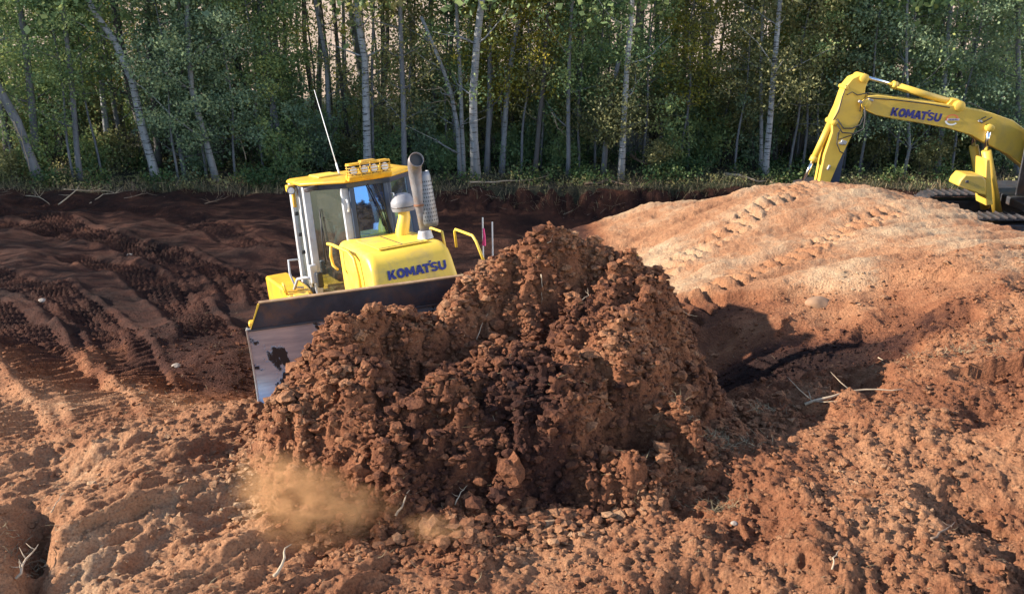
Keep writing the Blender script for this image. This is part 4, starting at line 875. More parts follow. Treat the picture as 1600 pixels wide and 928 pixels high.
# trees at the front edge, each traced where it stands
def hero(pxs, w, mat, label, nb=8, crown=None, cn=26, b0=.3, tz=None, nm='aspen_tree', hgt=13.0, low=0, dead=False, blen=1.0, sig=.42):
    """pxs: base first, then points going up; base on the forest floor"""
    bx, by = pxs[0]; Y0 = 26.5+(284-by)*.03 if by >= 245 else 28.0+(245-by)*.05
    a_ = Vector(at_y(*pxs[0], Y0)); b_ = Vector(at_y(*pxs[1], Y0)); fz = floor_z(a_.x, Y0); k_ = (a_.z-fz)/(b_.z-a_.z)
    loc = Vector((a_.x-(b_.x-a_.x)*k_, Y0, fz))
    pts = [Vector(at_y(a, b, Y0+.0*i))-loc for i, (a, b) in enumerate(pxs)]; pts[0] = Vector((0, 0, -.15))
    t = (FVv := Vector(FV)).dot(loc-Vector(C0)); r0 = w/FPX*t/2
    d = (pts[-1]-pts[-2]).normalized(); d.z = max(d.z, .8); d.normalize(); last = pts[-1]; i = 0
    while last.z < hgt: i += 1; last = last+d*1.6+Vector((.12*math.sin(i*1.3+bx), .15*math.cos(i*2.1+bx), 0)); d = (d+Vector((0, 0, .12))).normalized(); pts.append(last)
    dense = []
    for a, b in zip(pts[:-1], pts[1:]):
        m = max(1, int((b-a).length/.8))
        for k in range(m): dense.append(a.lerp(b, k/m)+Vector((math.sin(bx+len(dense)*1.1), math.cos(bx*2+len(dense)*.8), 0))*.02*(1 if dense else 0))
    dense.append(pts[-1]); n = len(dense)
    r = random.Random(bx*7+by); mb = MB(); rr = [r0*(1.3 if k == 0 else (1-.30*dense[k].z/5.5 if dense[k].z < 5.5 else .7*(1-.9*(dense[k].z-5.5)/(hgt-5.0)))) for k in range(n)]; rr = [max(.012, q) for q in rr]
    mb.tube(dense, rr, 9); tips = []
    for k in range(nb+12):
        f = b0*.6+(1-b0*.6)*((k+r.random()*.8)/(nb+12))**1.4; i = min(n-2, int(f*(n-1))); q = dense[i]; a = r.uniform(0, 6.28); L = blen*r.uniform(.5, 1.5)*(1.3-f*.7); dd = Vector((math.cos(a), math.sin(a)*.8, r.uniform(.1, .8))); path = [q]
        for s_ in range(4): q = q+dd*L/4; dd = dd+Vector((r.uniform(-.5, .5), r.uniform(-.4, .4), r.uniform(-.15, .4))); path.append(q)
        ww = rr[i]*.34; mb.tube(path, [ww, ww*.75, ww*.5, ww*.35, ww*.15], 4); tips += path[1:]
    T = thing(nm, label, 'tree', loc, 0, 'trees along the forest edge'); link('trunk', mbmesh('trunk', mb, mat), T)
    if not dead:
        lo = [tuple(q) for q in tips if q.z < 6.0]; hi = [tuple(q) for q in tips if q.z >= 5.0]; ps = []
        if lo and cn: ps.append(leaves(lo, sig, cn, .07, seed=int(bx)))
        if hi: ps.append(leaves(hi, .7, 12, .19, seed=int(bx)+1))
        if ps: link('crown', leafmesh('crown', ps, crown or LG[0]), T)
    return T
hero([(62,282),(25,190),(-8,130),(-60,40)], 15, M_b2, 'thick grey tree leaning hard to the left at the far left edge', b0=.4, cn=10)
hero([(58,258),(50,160),(38,60),(28,0)], 12, M_b2, 'grey tree standing behind the leaning trunk at the far left', b0=.3, crown=LG[0], cn=40)
hero([(124,266),(117,200),(108,100),(98,0)], 9, M_b2, 'slim mottled tree left of the bowed white birch', b0=.28, crown=LG[0], cn=60)
hero([(240,262),(224,205),(207,125),(180,65),(148,22),(120,-30)], 13, M_b4, 'bowed white birch curving up to the left above the dark soil', b0=.45, cn=26, crown=LG[0], nm='birch_tree')
hero([(190,222),(176,150),(164,70),(150,0)], 8, M_b2, 'slender grey tree just left of the bowed birch', cn=20)
hero([(232,236),(206,150),(188,60),(178,0)], 15, M_b3, 'stout dark trunk behind the bowed birch', cn=8)
hero([(246,238),(240,140),(232,60),(230,0)], 11, M_b3, 'dark straight trunk right of the bowed birch', cn=10)
hero([(335,268),(322,222),(300,140),(290,0)], 10, M_b1, 'pale trunk half hidden in blue green leaves, left of the cab', cn=70, crown=LG[1], b0=.12, blen=1.3)
hero([(286,252),(278,205),(284,100),(280,0)], 8, M_b2, 'thin grey trunk wrapped in blue green leaves', cn=75, crown=LG[1], b0=.12, blen=1.3)
hero([(402,214),(385,140),(362,70),(345,0)], 10, M_b3, 'dark purplish trunk leaning left behind the green mass', cn=16)
hero([(438,196),(432,120),(428,40),(426,0)], 7, M_b1, 'thin pale trunk well left of the antenna', cn=20)
hero([(517,224),(513,150),(510,95),(498,40),(490,-10)], 8, M_b1, 'pale wavy trunk rising behind the antenna', cn=18, crown=LG[3])
hero([(541,196),(533,120),(526,50),(522,0)], 7, M_b3, 'dark thin trunk between the two pale trunks above the cab', cn=10)
hero([(575,256),(573,170),(570,90),(560,40),(557,-10)], 13, M_b4, 'bright white birch rising straight above the cab roof', cn=12, nm='birch_tree', b0=.35)
hero([(583,248),(581,170),(580,120),(583,40)], 5, M_b2, 'thin sapling hugging the white birch above the cab', cn=14)
hero([(633,268),(630,190),(627,90),(626,0)], 9, M_b2, 'grey trunk directly left of the exhaust stack', cn=50, crown=LG[3], b0=.22)
hero([(678,205),(676,80),(674,0)], 9, M_b2, 'bluish grey trunk against the bright field, above the exhaust', cn=12)
hero([(600,190),(598,70),(596,0)], 9, M_b3, 'dark trunk against the bright field', cn=8)
hero([(719,266),(716,200),(706,150),(692,110)], 7, M_b1, 'pale crooked snag with bare side limbs, left one of a pair', nb=2, dead=True, hgt=4.2)
hero([(724,264),(722,200),(721,140),(716,60),(712,0)], 7, M_b1, 'pale straight stem, right one of the pair beside the stout trunk', cn=22)
hero([(744,284),(741,220),(740,150),(745,70),(752,0)], 14, M_b1, 'stout pale blue grey trunk standing nearest the cut bank', cn=16, b0=.35)
hero([(760,250),(763,170),(766,80),(768,0)], 8, M_b2, 'grey trunk right of the stout pale one', cn=20)
hero([(785,245),(790,160),(800,80),(822,-10)], 9, M_b1, 'pale trunk leaning gently to the right among yellow leaves', cn=40, crown=LG[2])
hero([(836,256),(842,190),(850,120),(858,0)], 8, M_b3, 'dark crooked trunk among undergrowth in the middle', cn=24, crown=LG[3])
hero([(887,268),(888,200),(890,90),(893,0)], 7, M_b2, 'thin straight grey trunk left of the middle white birch', cn=45, crown=LG[0])
hero([(943,262),(946,215),(950,180)], 8, M_b2, 'short trunk with a round olive crown in front of the birch', cn=80, crown=LG[3], hgt=3.2, b0=.45, nm='young_tree', sig=.36)
hero([(970,278),(974,210),(981,100),(987,-5)], 10, M_b4, 'slim white birch in the middle of the forest edge', cn=30, nm='birch_tree', crown=LG[0])
hero([(1104,190),(1103,100),(1100,0)], 10, M_b2, 'bluish trunk deep in the wood, right of centre', cn=10)
hero([(1189,248),(1190,180),(1190,110),(1192,0)], 6, M_b1, 'thin pale trunk left of the spotted birch', cn=30, crown=LG[3])
hero([(1197,268),(1203,200),(1208,120),(1214,40),(1219,-10)], 10, M_b4, 'white birch with black marks standing behind the pale bank', cn=34, nm='birch_tree', crown=LG[3], b0=.34)
hero([(1296,232),(1300,160),(1310,90),(1307,0)], 7, M_b1, 'pale slender trunk behind the top of the digger arm', cn=30)
hero([(1302,210),(1318,120),(1332,60),(1345,0)], 5, M_b1, 'thin branch like trunk slanting right behind the digger arm', cn=10)
hero([(1352,200),(1351,80),(1354,0)], 9, M_b2, 'bluish grey trunk above the chrome rod', cn=30, crown=LG[1])
hero([(1388,230),(1392,130),(1397,0)], 7, M_b1, 'pale trunk behind the name on the boom', cn=30, crown=LG[0])
hero([(1413,268),(1421,232),(1419,190),(1417,100)], 5, M_b1, 'short curved white stem under the boom', cn=14, hgt=8)
hero([(1466,248),(1472,200),(1479,100),(1485,0)], 9, M_b1, 'pale peeling trunk under the thick end of the boom', cn=24)
hero([(1455,215),(1460,110),(1464,0)], 11, M_b3, 'dark trunk rising above the boom bend', cn=10)
hero([(1536,240),(1538,120),(1541,0)], 7, M_b1, 'pale straight trunk at the right edge', cn=30, crown=LG[1])
hero([(1590,262),(1592,120),(1590,0)], 9, M_b2, 'grey trunk beyond the excavator cab at the far right', cn=30, crown=LG[0])
# the wood behind: generic trees
lab = ['grey trunked aspen', 'dark trunked tree', 'pale trunked aspen']
li = [0, 1, 2, 1, 0, 1, 0, 1, 2]
cnt = 0; placed = []; used = set()
while cnt < 105:
    y = rg.uniform(28.2, 43); x = rg.uniform(-.66*y, .66*y)
    if any((x-a)**2+(y-b)**2 < 1.1 for a, b in placed): continue
    pxp = 800+FPX*x/(y*.94)
    if 430 < pxp < 720 and rg.uniform() < .35: continue
    k = int(rg.integers(0, 9)); lb_ = lab[li[k]]+' '+where_(x, y)
    if lb_ in used: continue
    used.add(lb_); placed.append((x, y)); tm, cm = kinds_[k]
    if 430 < pxp < 720: cm = kinds_[(k//3)*3][1] if rg.uniform() < .3 else None
    elif (120 < pxp < 235 or 985 < pxp < 1120) and rg.uniform() < .45: cm = None
    if rg.uniform() < .13: cm = cmY[cnt % 2]
    add_tree(tm, cm, (x, y, floor_z(x, y)), rg.uniform(0, 6.28), lab[li[k]]+' '+where_(x, y), 'trees back in the wood', sc=rg.uniform(.85, 1.05)); cnt += 1
# thin dark poles far back that stripe the bright field
pk = []
for k in range(3):
    tm, tips = trunk_mesh(trunk_pts(11, (.01*k, .0), .15, 70+k), .055, [M_b3, M_b2, M_b3][k], 70+k, 8, .2, blen=.6); pk.append(tm)
for k in range(220):
    y = rg.uniform(31, 46); x = rg.uniform(-.64*y, .64*y)
    if 'pole'+where_(x, y) in used: continue
    used.add('pole'+where_(x, y)); add_tree(pk[k % 3], None, (x, y, floor_z(x, y)), rg.uniform(0, 6.28), 'thin bare pole tree '+where_(x, y), 'thin bare poles at the back of the wood', sc=rg.uniform(.8, 1.1), nm='pole_tree')
# forest continuing out of frame on the left: it shades the ground behind the bulldozer
for k in range(52):
    if k < 38: x = rg.uniform(-42, -19); y = rg.uniform(14.6, 27)
    else: x = rg.uniform(-60, -26); y = rg.uniform(24, 40)
    kk = k % 9; add_tree(kinds_[kk][0], kinds_[kk][1], (x, y, floor_z(x, y)), rg.uniform(0, 6.28), 'tree of the same wood beyond the left edge of the view', 'trees beyond the left edge', sc=.76 if y < 20.5 else 1.0)
# shrubs and saplings
def shrub_kind(h, w, n, per, size, mat, seed, lift=.15):
    r = random.Random(seed); mb = MB(); cs = []
    for k in range(n):
        a = r.uniform(0, 6.28); L = h*r.uniform(.55, 1.05); sp = w*r.uniform(.15, 1); p = Vector((.06*math.cos(a), .06*math.sin(a), -.05)); path = [p]; d = Vector((math.cos(a)*sp/h, math.sin(a)*sp/h, 1))
        for s_ in range(4): p = p+d*L/4; d = d+Vector((r.uniform(-.25, .25), r.uniform(-.25, .25), 0)); path.append(p)
        mb.tube(path, [.018, .015, .011, .008, .003], 4)
        for q in path[1:]:
            if q.z > h*lift:
                for e in range(2): cs.append((q.x+r.gauss(0, w*.16), q.y+r.gauss(0, w*.16), q.z+r.gauss(0, h*.05)))
    return mbmesh('stems', mb, M_b3), leafmesh('foliage', [leaves(cs, w*.22, per, size, seed=seed)], mat)
SK = [shrub_kind(1.5, .8, 9, 42, .065, LG[0], 1), shrub_kind(2.4, 1.0, 10, 44, .07, LG[1], 2), shrub_kind(3.4, 1.2, 11, 46, .075, LG[0], 3, .25), shrub_kind(1.3, .9, 9, 36, .06, LG[3], 4), shrub_kind(4.2, 1.1, 10, 52, .075, LG[1], 5, .3), shrub_kind(2.8, 1.0, 9, 40, .07, LG[3], 6, .3), shrub_kind(2.2, .9, 8, 34, .065, LG[2], 7, .3), shrub_kind(4.6, 1.2, 11, 46, .075, LG[0], 8, .35)]
SL = ['low green leafy bush', 'blue green leafy bush', 'tall green bush', 'low olive brown bush', 'tall blue green sapling clump', 'olive leafed bush', 'yellow leafed bush', 'tall green sapling clump']
def shrub(k, px, py, sc=1.0, nm='shrub', z=-1.0):
    p = at_z(px, py, z)
    if SL[k]+' '+where_(p[0], p[1]) in used: k = (k+2) % 8
    if SL[k]+' '+where_(p[0], p[1]) in used: return
    used.add(SL[k]+' '+where_(p[0], p[1])); t = thing(nm, SL[k]+' '+where_(p[0], p[1]), 'bush', (p[0], p[1], floor_z(p[0], p[1])), rg.uniform(0, 6.28)); t['group'] = 'bushes and saplings in the undergrowth'
    t.scale = (sc, sc, sc*rg.uniform(.9, 1.1)); link('stems', SK[k][0], t); link('foliage', SK[k][1], t)
# masses seen in the photograph
for k, px, py, sc in ((4,300,262,1.1),(4,262,250,1.15),(7,350,256,1.05),(4,385,250,.95),(1,320,275,1.0),(7,110,240,1.15),(7,150,235,1.1),(2,85,250,1.),(5,30,250,1.),(7,10,235,1.1),(0,60,280,1),(3,20,284,1),(0,150,272,1.1),(3,190,268,1.2),(5,175,250,1.1),(1,430,262,1.1),(2,470,250,1.1),(1,500,268,1.0),(0,450,276,1.2),(1,530,262,.9),
  (5,610,258,1.25),(5,655,250,1.1),(2,560,244,.9),(0,600,272,1.1),(1,665,272,1.0),(0,695,276,.9),(6,650,240,.8),(2,690,240,1.2),(6,810,240,1.3),(6,795,225,1.4),(2,860,245,1.2),(1,840,262,1.0),(0,800,270,1.),(0,880,272,1),(7,905,245,1.15),(2,930,240,1.1),(5,1000,262,1.1),(7,1020,240,1.),(1,1060,258,1.2),(0,1100,264,1.3),(0,1050,272,1.),(3,1020,278,1),(6,1060,215,1.2),(5,1140,262,1.1),(7,1165,245,1.1),(5,1225,255,1.2),(7,1250,240,1.15),(5,1240,262,1.1),(1,1180,266,1.),(2,1280,250,1.1),
  (7,1330,235,1.15),(4,1400,225,1.1),(4,1430,238,1.1),(7,1380,240,1.0),(3,1350,268,1.2),(5,1400,262,1.),(3,1450,268,1.2),(1,1500,262,1.1),(4,1500,240,1.1),(4,1530,235,1.2),(7,1570,245,1.1),(3,1440,276,1.1),(1,1560,276,1.1),(6,1270,215,1.3),(6,1090,205,1.2),(4,960,225,1.0),(2,740,240,1.1),(5,770,255,1.),(3,720,262,.9)):
    shrub(k, px, py, sc)
for k in range(95):
    y = rg.uniform(28.5, 38); x = rg.uniform(-.62*y, .62*y); kk = int(rg.choice([0, 1, 2, 3, 4, 5, 6, 7], p=[.12, .14, .16, .1, .14, .14, .06, .14])); pxp = 800+FPX*x/(y*.94)
    if (430 < pxp < 720 or 120 < pxp < 240) and kk in (2, 4, 7): kk = 0
    if SL[kk]+' '+where_(x, y) in used: continue
    used.add(SL[kk]+' '+where_(x, y)); t = thing('shrub', SL[kk]+' '+where_(x, y), 'bush', (x, y, floor_z(x, y)), rg.uniform(0, 6.28)); t['group'] = 'bushes and saplings in the undergrowth'; s_ = rg.uniform(.85, 1.25); t.scale = (s_,)*3
    link('stems', SK[kk][0], t); link('foliage', SK[kk][1], t)
# leafy young trees at the front edge whose foliage hangs before the trunks
def sapling_kind(h, rad_, z0, ncl, per, size, mat, seed):
    r = random.Random(seed); pts = trunk_pts(h, (r.uniform(-.05, .05), r.uniform(-.04, .04)), .15, seed); mb = MB(); n_ = len(pts)
    mb.tube(pts, [.045*(1-.85*k/(n_-1)) for k in range(n_)], 6); cs = []
    for k in range(ncl):
        f = z0/h+(1-z0/h)*(k+r.random())/ncl; i = min(n_-2, int(f*(n_-1))); p = pts[i]; a = r.uniform(0, 6.28); L = rad_*r.uniform(.35, 1.1)*(1.15-.5*f)
        d = Vector((math.cos(a), math.sin(a), r.uniform(.0, .6))); e = p+d*L; mb.tube([p, p+d*L*.5+Vector((0, 0, .05)), e], [.014, .009, .004], 4); cs += [tuple(p+d*L*.55), tuple(e), tuple(e+Vector((r.gauss(0, .22), r.gauss(0, .22), r.gauss(0, .15))))]
    return mbmesh('trunk', mb, M_b2), leafmesh('crown', [leaves(cs, .36, per, size, (1, 1, .6), seed=seed)], mat)
SPK = [sapling_kind(7.5, 1.3, 1.2, 30, 78, .072, LG[1], 601), sapling_kind(7.2, 1.25, 1.6, 30, 74, .072, LG[0], 602), sapling_kind(7, 1.2, 2.0, 28, 66, .072, LG[3], 603), sapling_kind(6.5, 1.1, 2.4, 22, 54, .07, LG[2], 604), sapling_kind(7.8, 1.4, 3.0, 28, 78, .072, LG[0], 605)]
SPL = ['blue green leafed young aspen', 'green leafed young aspen', 'olive leafed young aspen', 'yellow leafed young aspen', 'high crowned green young aspen']
for k, px, Y_, where in ((0,275,26.9,'left of the bowed birch foot'),(0,320,27.2,'in the big green mass left of the cab'),(0,365,27.3,'right side of the big green mass left of the cab'),(0,300,28.2,'behind the big green mass left of the cab'),(4,110,27.0,'over the slim mottled tree at left'),(4,155,27.6,'beside the bowed birch top'),(1,20,27.2,'behind the leaning tree at the left edge'),(3,195,30,'glowing behind the bowed birch'),(1,410,28.0,'left of the antenna'),
  (4,430,28.4,'just left of the antenna top'),(2,652,28.2,'above the exhaust stack'),(4,700,28.4,'above the crooked snag'),(3,815,27.6,'right of the leaning pale trunk'),(3,785,28.6,'deeper behind the leaning pale trunk'),(2,845,28.4,'in the middle of the forest edge'),(1,905,27.8,'between the thin grey trunk and the middle birch'),(4,930,28.2,'left of the middle birch top'),(1,1005,27.9,'right of the middle birch'),(2,1075,28.3,'left of the purplish deep trunks'),
  (3,1065,28.0,'yellowing right of the middle birch'),(3,1245,29.0,'yellowing left of the digger elbow'),(3,765,28.0,'glowing beside the stout pale trunk'),(2,1150,27.6,'left of the spotted birch'),(3,1125,29.5,'behind the deep blue trunk'),(2,1235,27.4,'right of the spotted birch'),(4,1255,27.8,'left of the digger elbow'),(2,1275,28.2,'directly left of the digger elbow'),(3,1290,29.8,'pale yellow above the digger elbow'),(0,1345,27.6,'above the chrome rod'),(0,1400,27.4,'above the arm cylinder'),(1,1440,27.9,'above the name on the boom'),(0,1490,27.3,'above the boom bend'),(0,1540,27.6,'at the right edge above the boom'),(0,1370,28.4,'behind the name on the boom'),(2,1320,28.4,'behind the digger arm')):
    p = at_y(px, 250, Y_); add_tree(SPK[k][0], SPK[k][1], (p[0], Y_, floor_z(p[0], Y_)), rg.uniform(0, 6.28), SPL[k]+' '+where, 'young aspens along the forest edge', sc=rg.uniform(.92, 1.08), nm='young_aspen')
# undergrowth, dead grass and litter along the top of the cut bank
def strew(N, x0, x1, y0, y1, pw=1.0):
    x = rg.uniform(x0, x1, N); y = y0+(y1-y0)*rg.uniform(0, 1, N)**pw; return x, y
N = 2600; x, y = strew(N, -19, 19, 26.1, 31, 1.5); z = height(x, y)[0]; keep = fbm(x, y, .5, 2, 400) > .02
cc = np.stack([x, y, z+rg.uniform(.05, .45, N)], -1)[keep]; vv, ff_, rr_ = leaves(cc, .22, 20, .075, (1, 1, .8), 900)
kind(np_mesh('undergrowth', vv, ff_, leaf_mat('dark undergrowth leaves', [(0, (.03, .07, .035)), (.5, (.07, .13, .05)), (1, (.18, .2, .06))]), None, [('rnd', 'FACE', rr_)]), 'stuff')
N = 900; x, y = strew(N, -19, 19, 25.7, 30, 1.2); z = height(x, y)[0]
cc = np.stack([x, y, z+rg.uniform(.02, .25, N)], -1); vv, ff_, rr_ = leaves(cc, .25, 16, .06, (1, 1, .5), 901)
kind(np_mesh('leaf_litter', vv, ff_, LG[3], None, [('rnd', 'FACE', rr_)]), 'stuff')
def blades(name, x, y, L, wid, mat, lean=.8, seed=1, dirx=0):
    N = len(x); z = height(x, y)[0]; a = rg.uniform(0, 6.28, N); l = L*rg.uniform(.5, 1.3, N); tl = rg.uniform(.2, lean, N)
    d = np.stack([np.cos(a)*tl+dirx, np.sin(a)*tl, 1-tl*.8], -1)*l[:, None]; s = np.stack([-np.sin(a), np.cos(a), 0*a], -1)*wid
    b = np.stack([x, y, z-.01], -1); m = b+d*.55+np.array([0, 0, .06])*l[:, None]; t = b+d
    V_ = np.stack([b-s, b+s, m+s*.8, m-s*.8, t+s*.2, t-s*.2], 1).reshape(-1, 3); i = (np.arange(N)*6)[:, None]
    F_ = np.concatenate([i+np.array([0, 1, 2, 3]), i+np.array([3, 2, 4, 5])]); return kind(np_mesh(name, V_, F_, mat, None, [('rnd', 'FACE', np.tile(rg.uniform(0, 1, N), 2))]), 'stuff')
M_straw = leaf_mat('dead grass blades', [(0, (.10, .075, .045)), (.5, (.24, .18, .10)), (1, (.48, .37, .21))], .2)
M_grass = leaf_mat('dull green grass blades', [(0, (.03, .045, .025)), (.6, (.07, .085, .04)), (1, (.17, .15, .08))], .2)
x, y = strew(26000, -19, 19, 25.5, 27.8, 1.3); k = fbm(x, y, .6, 3, 410) > .12; blades('dry_grass', x[k], y[k], .30, .006, M_grass, 1.0)
x, y = strew(7000, -19, 19, 25.3, 27.2, 1.3); blades('dead_grass', x, y, .34, .006, M_straw, 1.2)
# fallen limbs and debris
def brush(N):
    x, y = strew(N, -19, 19, 25.1, 27.6); k = fbm(x, y, .8, 2, 420) > -.05; return x[k], y[k]
def limb(pts, r, label, mat=M_wood, nm='fallen_branch', group=None, twigs=3, seed=1, cat='branch'):
    r_ = random.Random(seed); P_ = [Vector(p) for p in pts]; mb = MB(); dense = []
    for a, b in zip(P_[:-1], P_[1:]):
        for k in range(3): dense.append(a.lerp(b, k/3)+Vector((r_.gauss(0, r*.6), r_.gauss(0, r*.6), r_.gauss(0, r*.4))))
    dense.append(P_[-1]); n = len(dense); mb.tube([p-dense[0] for p in dense], [r*(1-.75*k/(n-1)) for k in range(n)], 6)
    for k in range(twigs):
        i = r_.randrange(1, n-1); q = dense[i]-dense[0]; L = (P_[-1]-P_[0]).length*r_.uniform(.12, .35); d = Vector((r_.uniform(-1, 1), r_.uniform(-1, 1), r_.uniform(0, .6))).normalized()
        mb.tube([q, q+d*L*.5, q+d*L+Vector((0, 0, .02))], [r*.45, r*.3, r*.1], 5)
    o = obj(nm, mb, mat, None, 0, 'all'); o.location = dense[0]; tag(o, label, cat, group); return o
def gp_(px, py, lift=.03):
    z = -.9 if py < 420 else .6
    for _ in range(12): p = at_z(px, py, z); z = z*.4+.6*(floor_z(p[0], p[1])+lift)
    return tuple(at_z(px, py, z))
limb([gp_(98,296), gp_(130,298), gp_(178,300)], .025, 'thin bleached branch lying on the dark soil at far left', seed=1)
limb([gp_(90,320), gp_(120,297,.15), gp_(168,299)], .022, 'arched pale branch on the dark soil, left of the others', seed=2)
limb([gp_(140,318), gp_(160,304), gp_(190,300)], .02, 'short pale forked branch on the dark soil', seed=3)
limb([gp_(40,306), gp_(62,308), gp_(78,320)], .02, 'bent pale stick nearest the left edge', seed=4)
limb([gp_(195,310), gp_(230,302), gp_(258,308)], .018, 'thin twiggy branch right of the arched one', M_wood2, seed=5, twigs=6)
limb([gp_(320,318), gp_(345,312), gp_(360,306)], .018, 'brown twiggy branch left of the cab on the dark soil', M_wood2, seed=6, twigs=6)
limb([gp_(1133,272,.1), gp_(1160,277,.1), gp_(1196,283,.1)], .07, 'broken pale log lying below the spotted birch', seed=7, twigs=1, nm='fallen_log', cat='log')
limb([gp_(1200,276,.1), gp_(1206,286,.1), gp_(1214,288,.1)], .035, 'short white bent stick right of the broken log', seed=8, twigs=0)
limb([gp_(735,286,.1), gp_(790,283,.12), gp_(850,281,.1)], .035, 'long grey pole lying on top of the cut bank', seed=9, twigs=1)
limb([gp_(915,286,.1), gp_(950,284,.12), gp_(985,290,.1)], .05, 'grey log on the cut bank near the middle birch', M_wood2, seed=10, twigs=1, nm='fallen_log', cat='log')
limb([gp_(988,244,.4), gp_(1005,255,.3), gp_(1028,262,.2)], .06, 'purplish dead trunk leaning in the undergrowth', M_wood2, seed=11, twigs=4)
def airlimb(pxs, Y_, r, label, seed): limb([tuple(at_y(a, b, Y_)) for a, b in pxs], r, label, M_wood, 'bare_branch', None, 2, seed)
airlimb([(715,165),(690,138),(672,141),(650,140)], 27.3, .022, 'upper bare white limb pointing left beside the crooked snag', 21)
airlimb([(712,178),(700,156),(680,160),(662,163)], 27.3, .020, 'lower bare white limb pointing left beside the crooked snag', 22)
airlimb([(1046,158),(1058,160),(1064,152)], 28.5, .018, 'small forked white branch hanging in the wood, left piece', 23)
airlimb([(1066,158),(1076,164),(1090,161)], 28.5, .018, 'small curved white branch hanging in the wood, right piece', 24)
airlimb([(22,190),(38,235),(50,275)], 26.3, .02, 'thin white stick leaning beside the far left trunk', 25)
airlimb([(862,176),(872,200),(884,212)], 27.0, .018, 'slanting bare stick left of the middle birch', 26)
airlimb([(385,250),(378,225),(368,205)], 27.2, .016, 'small forked bare stem in the bushes left of the cab', 27)
# roots, sticks and straw in the earth
def gm(px, py, lift=.02):
    r = ray(px, py)
    ts = np.linspace(3.5, 30, 1100); P_ = C0+ts[:, None]*r; zz = height(P_[:, 0], P_[:, 1])[0]; k = np.argmax(P_[:, 2] < zz+lift); return tuple(P_[k]-np.array(r)*.02)
def root(pxs, r, label, mat=M_wood, seed=1, tw=2, lift=.03, nm='root'):
    ps = [np.array(gm(*pxs[0], lift))]
    for a, b in pxs[1:]:
        q = np.array(gm(a, b, lift)); t0 = (ps[-1]-C0) @ FV; t1 = (q-C0) @ FV; ps.append(at_t(a, b, min(max(t1, t0-.10), t0+.10)))
    limb([tuple(p) for p in ps], r, label, mat, nm, None, tw, seed, 'root' if nm == 'root' else 'stick')
root([(845,428),(847,450),(846,475)], .006, 'pale thin root hanging down the front of the heap below its top', seed=31, tw=0)
root([(484,488),(500,504),(512,512)], .008, 'pale stick poking from the heap in front of the blade', seed=32, tw=1, nm='stick')
root([(745,530),(752,510),(762,490)], .005, 'thin pale root on the dark middle of the heap', seed=33, tw=1)
root([(620,806),(630,785),(640,765)], .010, 'pale upright stick at the foot of the heap', seed=34, tw=0, nm='stick')
root([(712,788),(722,768),(730,758)], .006, 'forked pale twig in the dark hollow at the foot of the heap', seed=35, tw=2, nm='stick')
root([(430,905),(442,870),(455,850)], .014, 'light stick lying down the slope under the dust', seed=36, tw=0, nm='stick')
root([(1258,630),(1300,618),(1350,609),(1412,608)], .016, 'long whitish root along the rim of the shaded hollow', seed=37, tw=5)
root([(1372,558),(1385,565),(1398,574)], .006, 'short white stick at the tip of the heap shadow', seed=38, tw=0, nm='stick')
root([(1455,842),(1475,828),(1492,815)], .010, 'brown stick on the right foreground slope', M_wood2, seed=39, tw=2, nm='stick')
root([(1302,890),(1303,872),(1312,858)], .007, 'small pale stick in the lower right foreground', seed=40, tw=0, nm='stick')
root([(25,905),(42,872),(60,850)], .012, 'pale roots trailing beside the dark gully at lower left', seed=41, tw=6)
root([(80,800),(88,785),(100,770)], .006, 'thin fibre root above the dark gully', seed=42, tw=3)
root([(905,470),(920,462),(918,450)], .005, 'small curled root on the heap', seed=43, tw=1)
root([(855,380),(860,378),(864,368)], .005, 'thin curled fibre near the top of the heap', seed=44, tw=0)
root([(1060,480),(1075,492),(1090,494)], .005, 'thin twig on the right shoulder of the heap', seed=45, tw=2, nm='stick')
def whisk(name, N, region, L, w, mat=M_straw):
    x, y = region(N); z = height(x, y)[0]; a = rg.uniform(0, 6.28, N); l = L*rg.uniform(.4, 1.4, N); b = np.stack([x, y, z+.006], -1)
    d = np.stack([np.cos(a), np.sin(a), rg.uniform(-.1, .45, N)], -1)*l[:, None]; s = np.stack([-np.sin(a), np.cos(a), 0*a], -1)*w; m = b+d*.5+rg.normal(size=(N, 3))*l[:, None]*.12
    V_ = np.stack([b-s, b+s, m+s, m-s, b+d+s*.3, b+d-s*.3], 1).reshape(-1, 3); i = (np.arange(N)*6)[:, None]
    return kind(np_mesh(name, V_, np.concatenate([i+np.array([0, 1, 2, 3]), i+np.array([3, 2, 4, 5])]), mat, None, [('rnd', 'FACE', np.tile(rg.uniform(0, 1, N), 2))]), 'stuff')
def R_m(N):
    x, y = scatter(N, -3, 4.2, 4.8, 9.8, lambda x, y: M_T(x, y) > G_T(x, y)-.1); return x, y
whisk('root_fibres', 900, lambda N: (R_m(N)), .09, .0018) if False else None
xm, ym = brush(1500); whisk('brushwood', len(xm), lambda N: (xm, ym), .42, .008, M_wood2)
xm, ym = brush(420); whisk('brushwood', len(xm), lambda N: (xm, ym), .55, .008, M_wood)
xm, ym = R_m(900); whisk('root_fibres', len(xm), lambda N: (xm, ym), .09, .0018)
xm, ym = scatter(1500, -6, 9, 4.4, 14, lambda x, y: infan(x, y) & (M_T(x, y) < G_T(x, y))); whisk('straw_bits', len(xm), lambda N: (xm, ym), .07, .0018)
for nm_, px, py, sp, N in (('straw_tuft', 1105, 682, .22, 420), ('straw_tuft', 1030, 702, .18, 200), ('straw_tuft', 1125, 795, .09, 130), ('straw_tuft', 1195, 640, .12, 130), ('straw_tuft', 1500, 545, .3, 250), ('straw_tuft', 45, 880, .12, 150)):
    c_ = gm(px, py); xm = rg.normal(c_[0], sp, N); ym = rg.normal(c_[1], sp*.6, N); whisk(nm_, N, lambda n_: (xm, ym), .10, .0022)
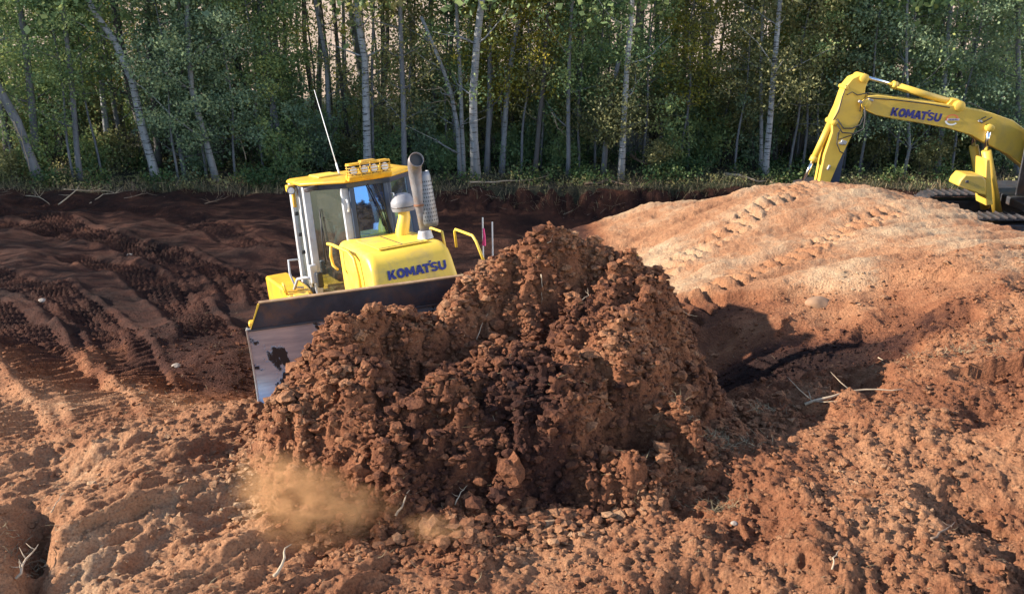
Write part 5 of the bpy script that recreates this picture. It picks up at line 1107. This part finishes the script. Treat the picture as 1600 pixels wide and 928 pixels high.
# pale stones
for px, py, r, lb in ((1282,470,.15,'smooth tan boulder half buried in the brown slope under the bank'),(1148,816,.022,'small round white pebble in the right foreground'),(203,398,.06,'small pale stone on the dark soil behind the tracks'),(66,468,.05,'small grey stone on the dark tracks at left'),(276,570,.05,'pale stone at the edge of the deep rut')):
    c_ = gm(px, py) if py > 420 else gp_(px, py); bv_, bf_ = ico(3); q = bv_*np.array([1.3, 1, .75])*r; nz = np.array([mnoise.noise(Vector(p)*2.2/r*.5) for p in q]); q = q*(1+.28*nz[:, None])
    o = np_mesh('stone', q, bf_, simple('stone %d' % px, (.25, .145, .085) if px == 1282 else (.30, .25, .21), .9, 0, .2, 9, .2), None, None, True); o.location = Vector(c_)-Vector((0, 0, r*.35)); tag(o, lb, 'stone')
# ------------------------------------------------------------------ dust puff blowing off the foot of the heap
def dust(name, px, py, rx, ry, rz_, dens, seed, label=None):
    g_ = gm(px, py); bv_, bf_ = ico(3); c_ = Vector(g_)+Vector((0, -.12, .15))
    n = NT(name+str(seed)); n.t.nodes.remove(n.b); v = n.coords('Object'); pv = n.n('VolumePrincipled'); pv.inputs['Color'].default_value = (1.0, .52, .24, 1); pv.inputs['Anisotropy'].default_value = .15
    ln = n.n('VectorMath', operation='LENGTH'); n.l(v, ln.inputs[0]); fall = n.n('MapRange'); fall.inputs[1].default_value = 1.0; fall.inputs[2].default_value = .25; n.l(ln.outputs['Value'], fall.inputs[0])
    nz = n.ramp(n.noise(2.3, 8, .68, n.coords('Object'), .9), [(.44, (0, 0, 0)), (.66, (1, 1, 1))])
    n.l(n.math('MULTIPLY', n.math('MULTIPLY', fall.outputs[0], nz), dens), pv.inputs['Density']); n.l(pv.outputs[0], n.out.inputs['Volume'])
    o = np_mesh(name, bv_, bf_, n.m, None, None, True); o.location = c_; o.scale = (rx, ry, rz_); o.rotation_euler = (0, rad(8), 0); return kind(o, 'stuff')
dust('dust_cloud', 482, 806, .58, .30, .38, 8, 1)
dust('dust_cloud', 680, 838, .26, .16, .10, 7, 2)
dust('dust_cloud', 440, 765, .36, .22, .28, 8, 3)
dust('dust_cloud', 560, 800, .45, .22, .16, 6, 4)
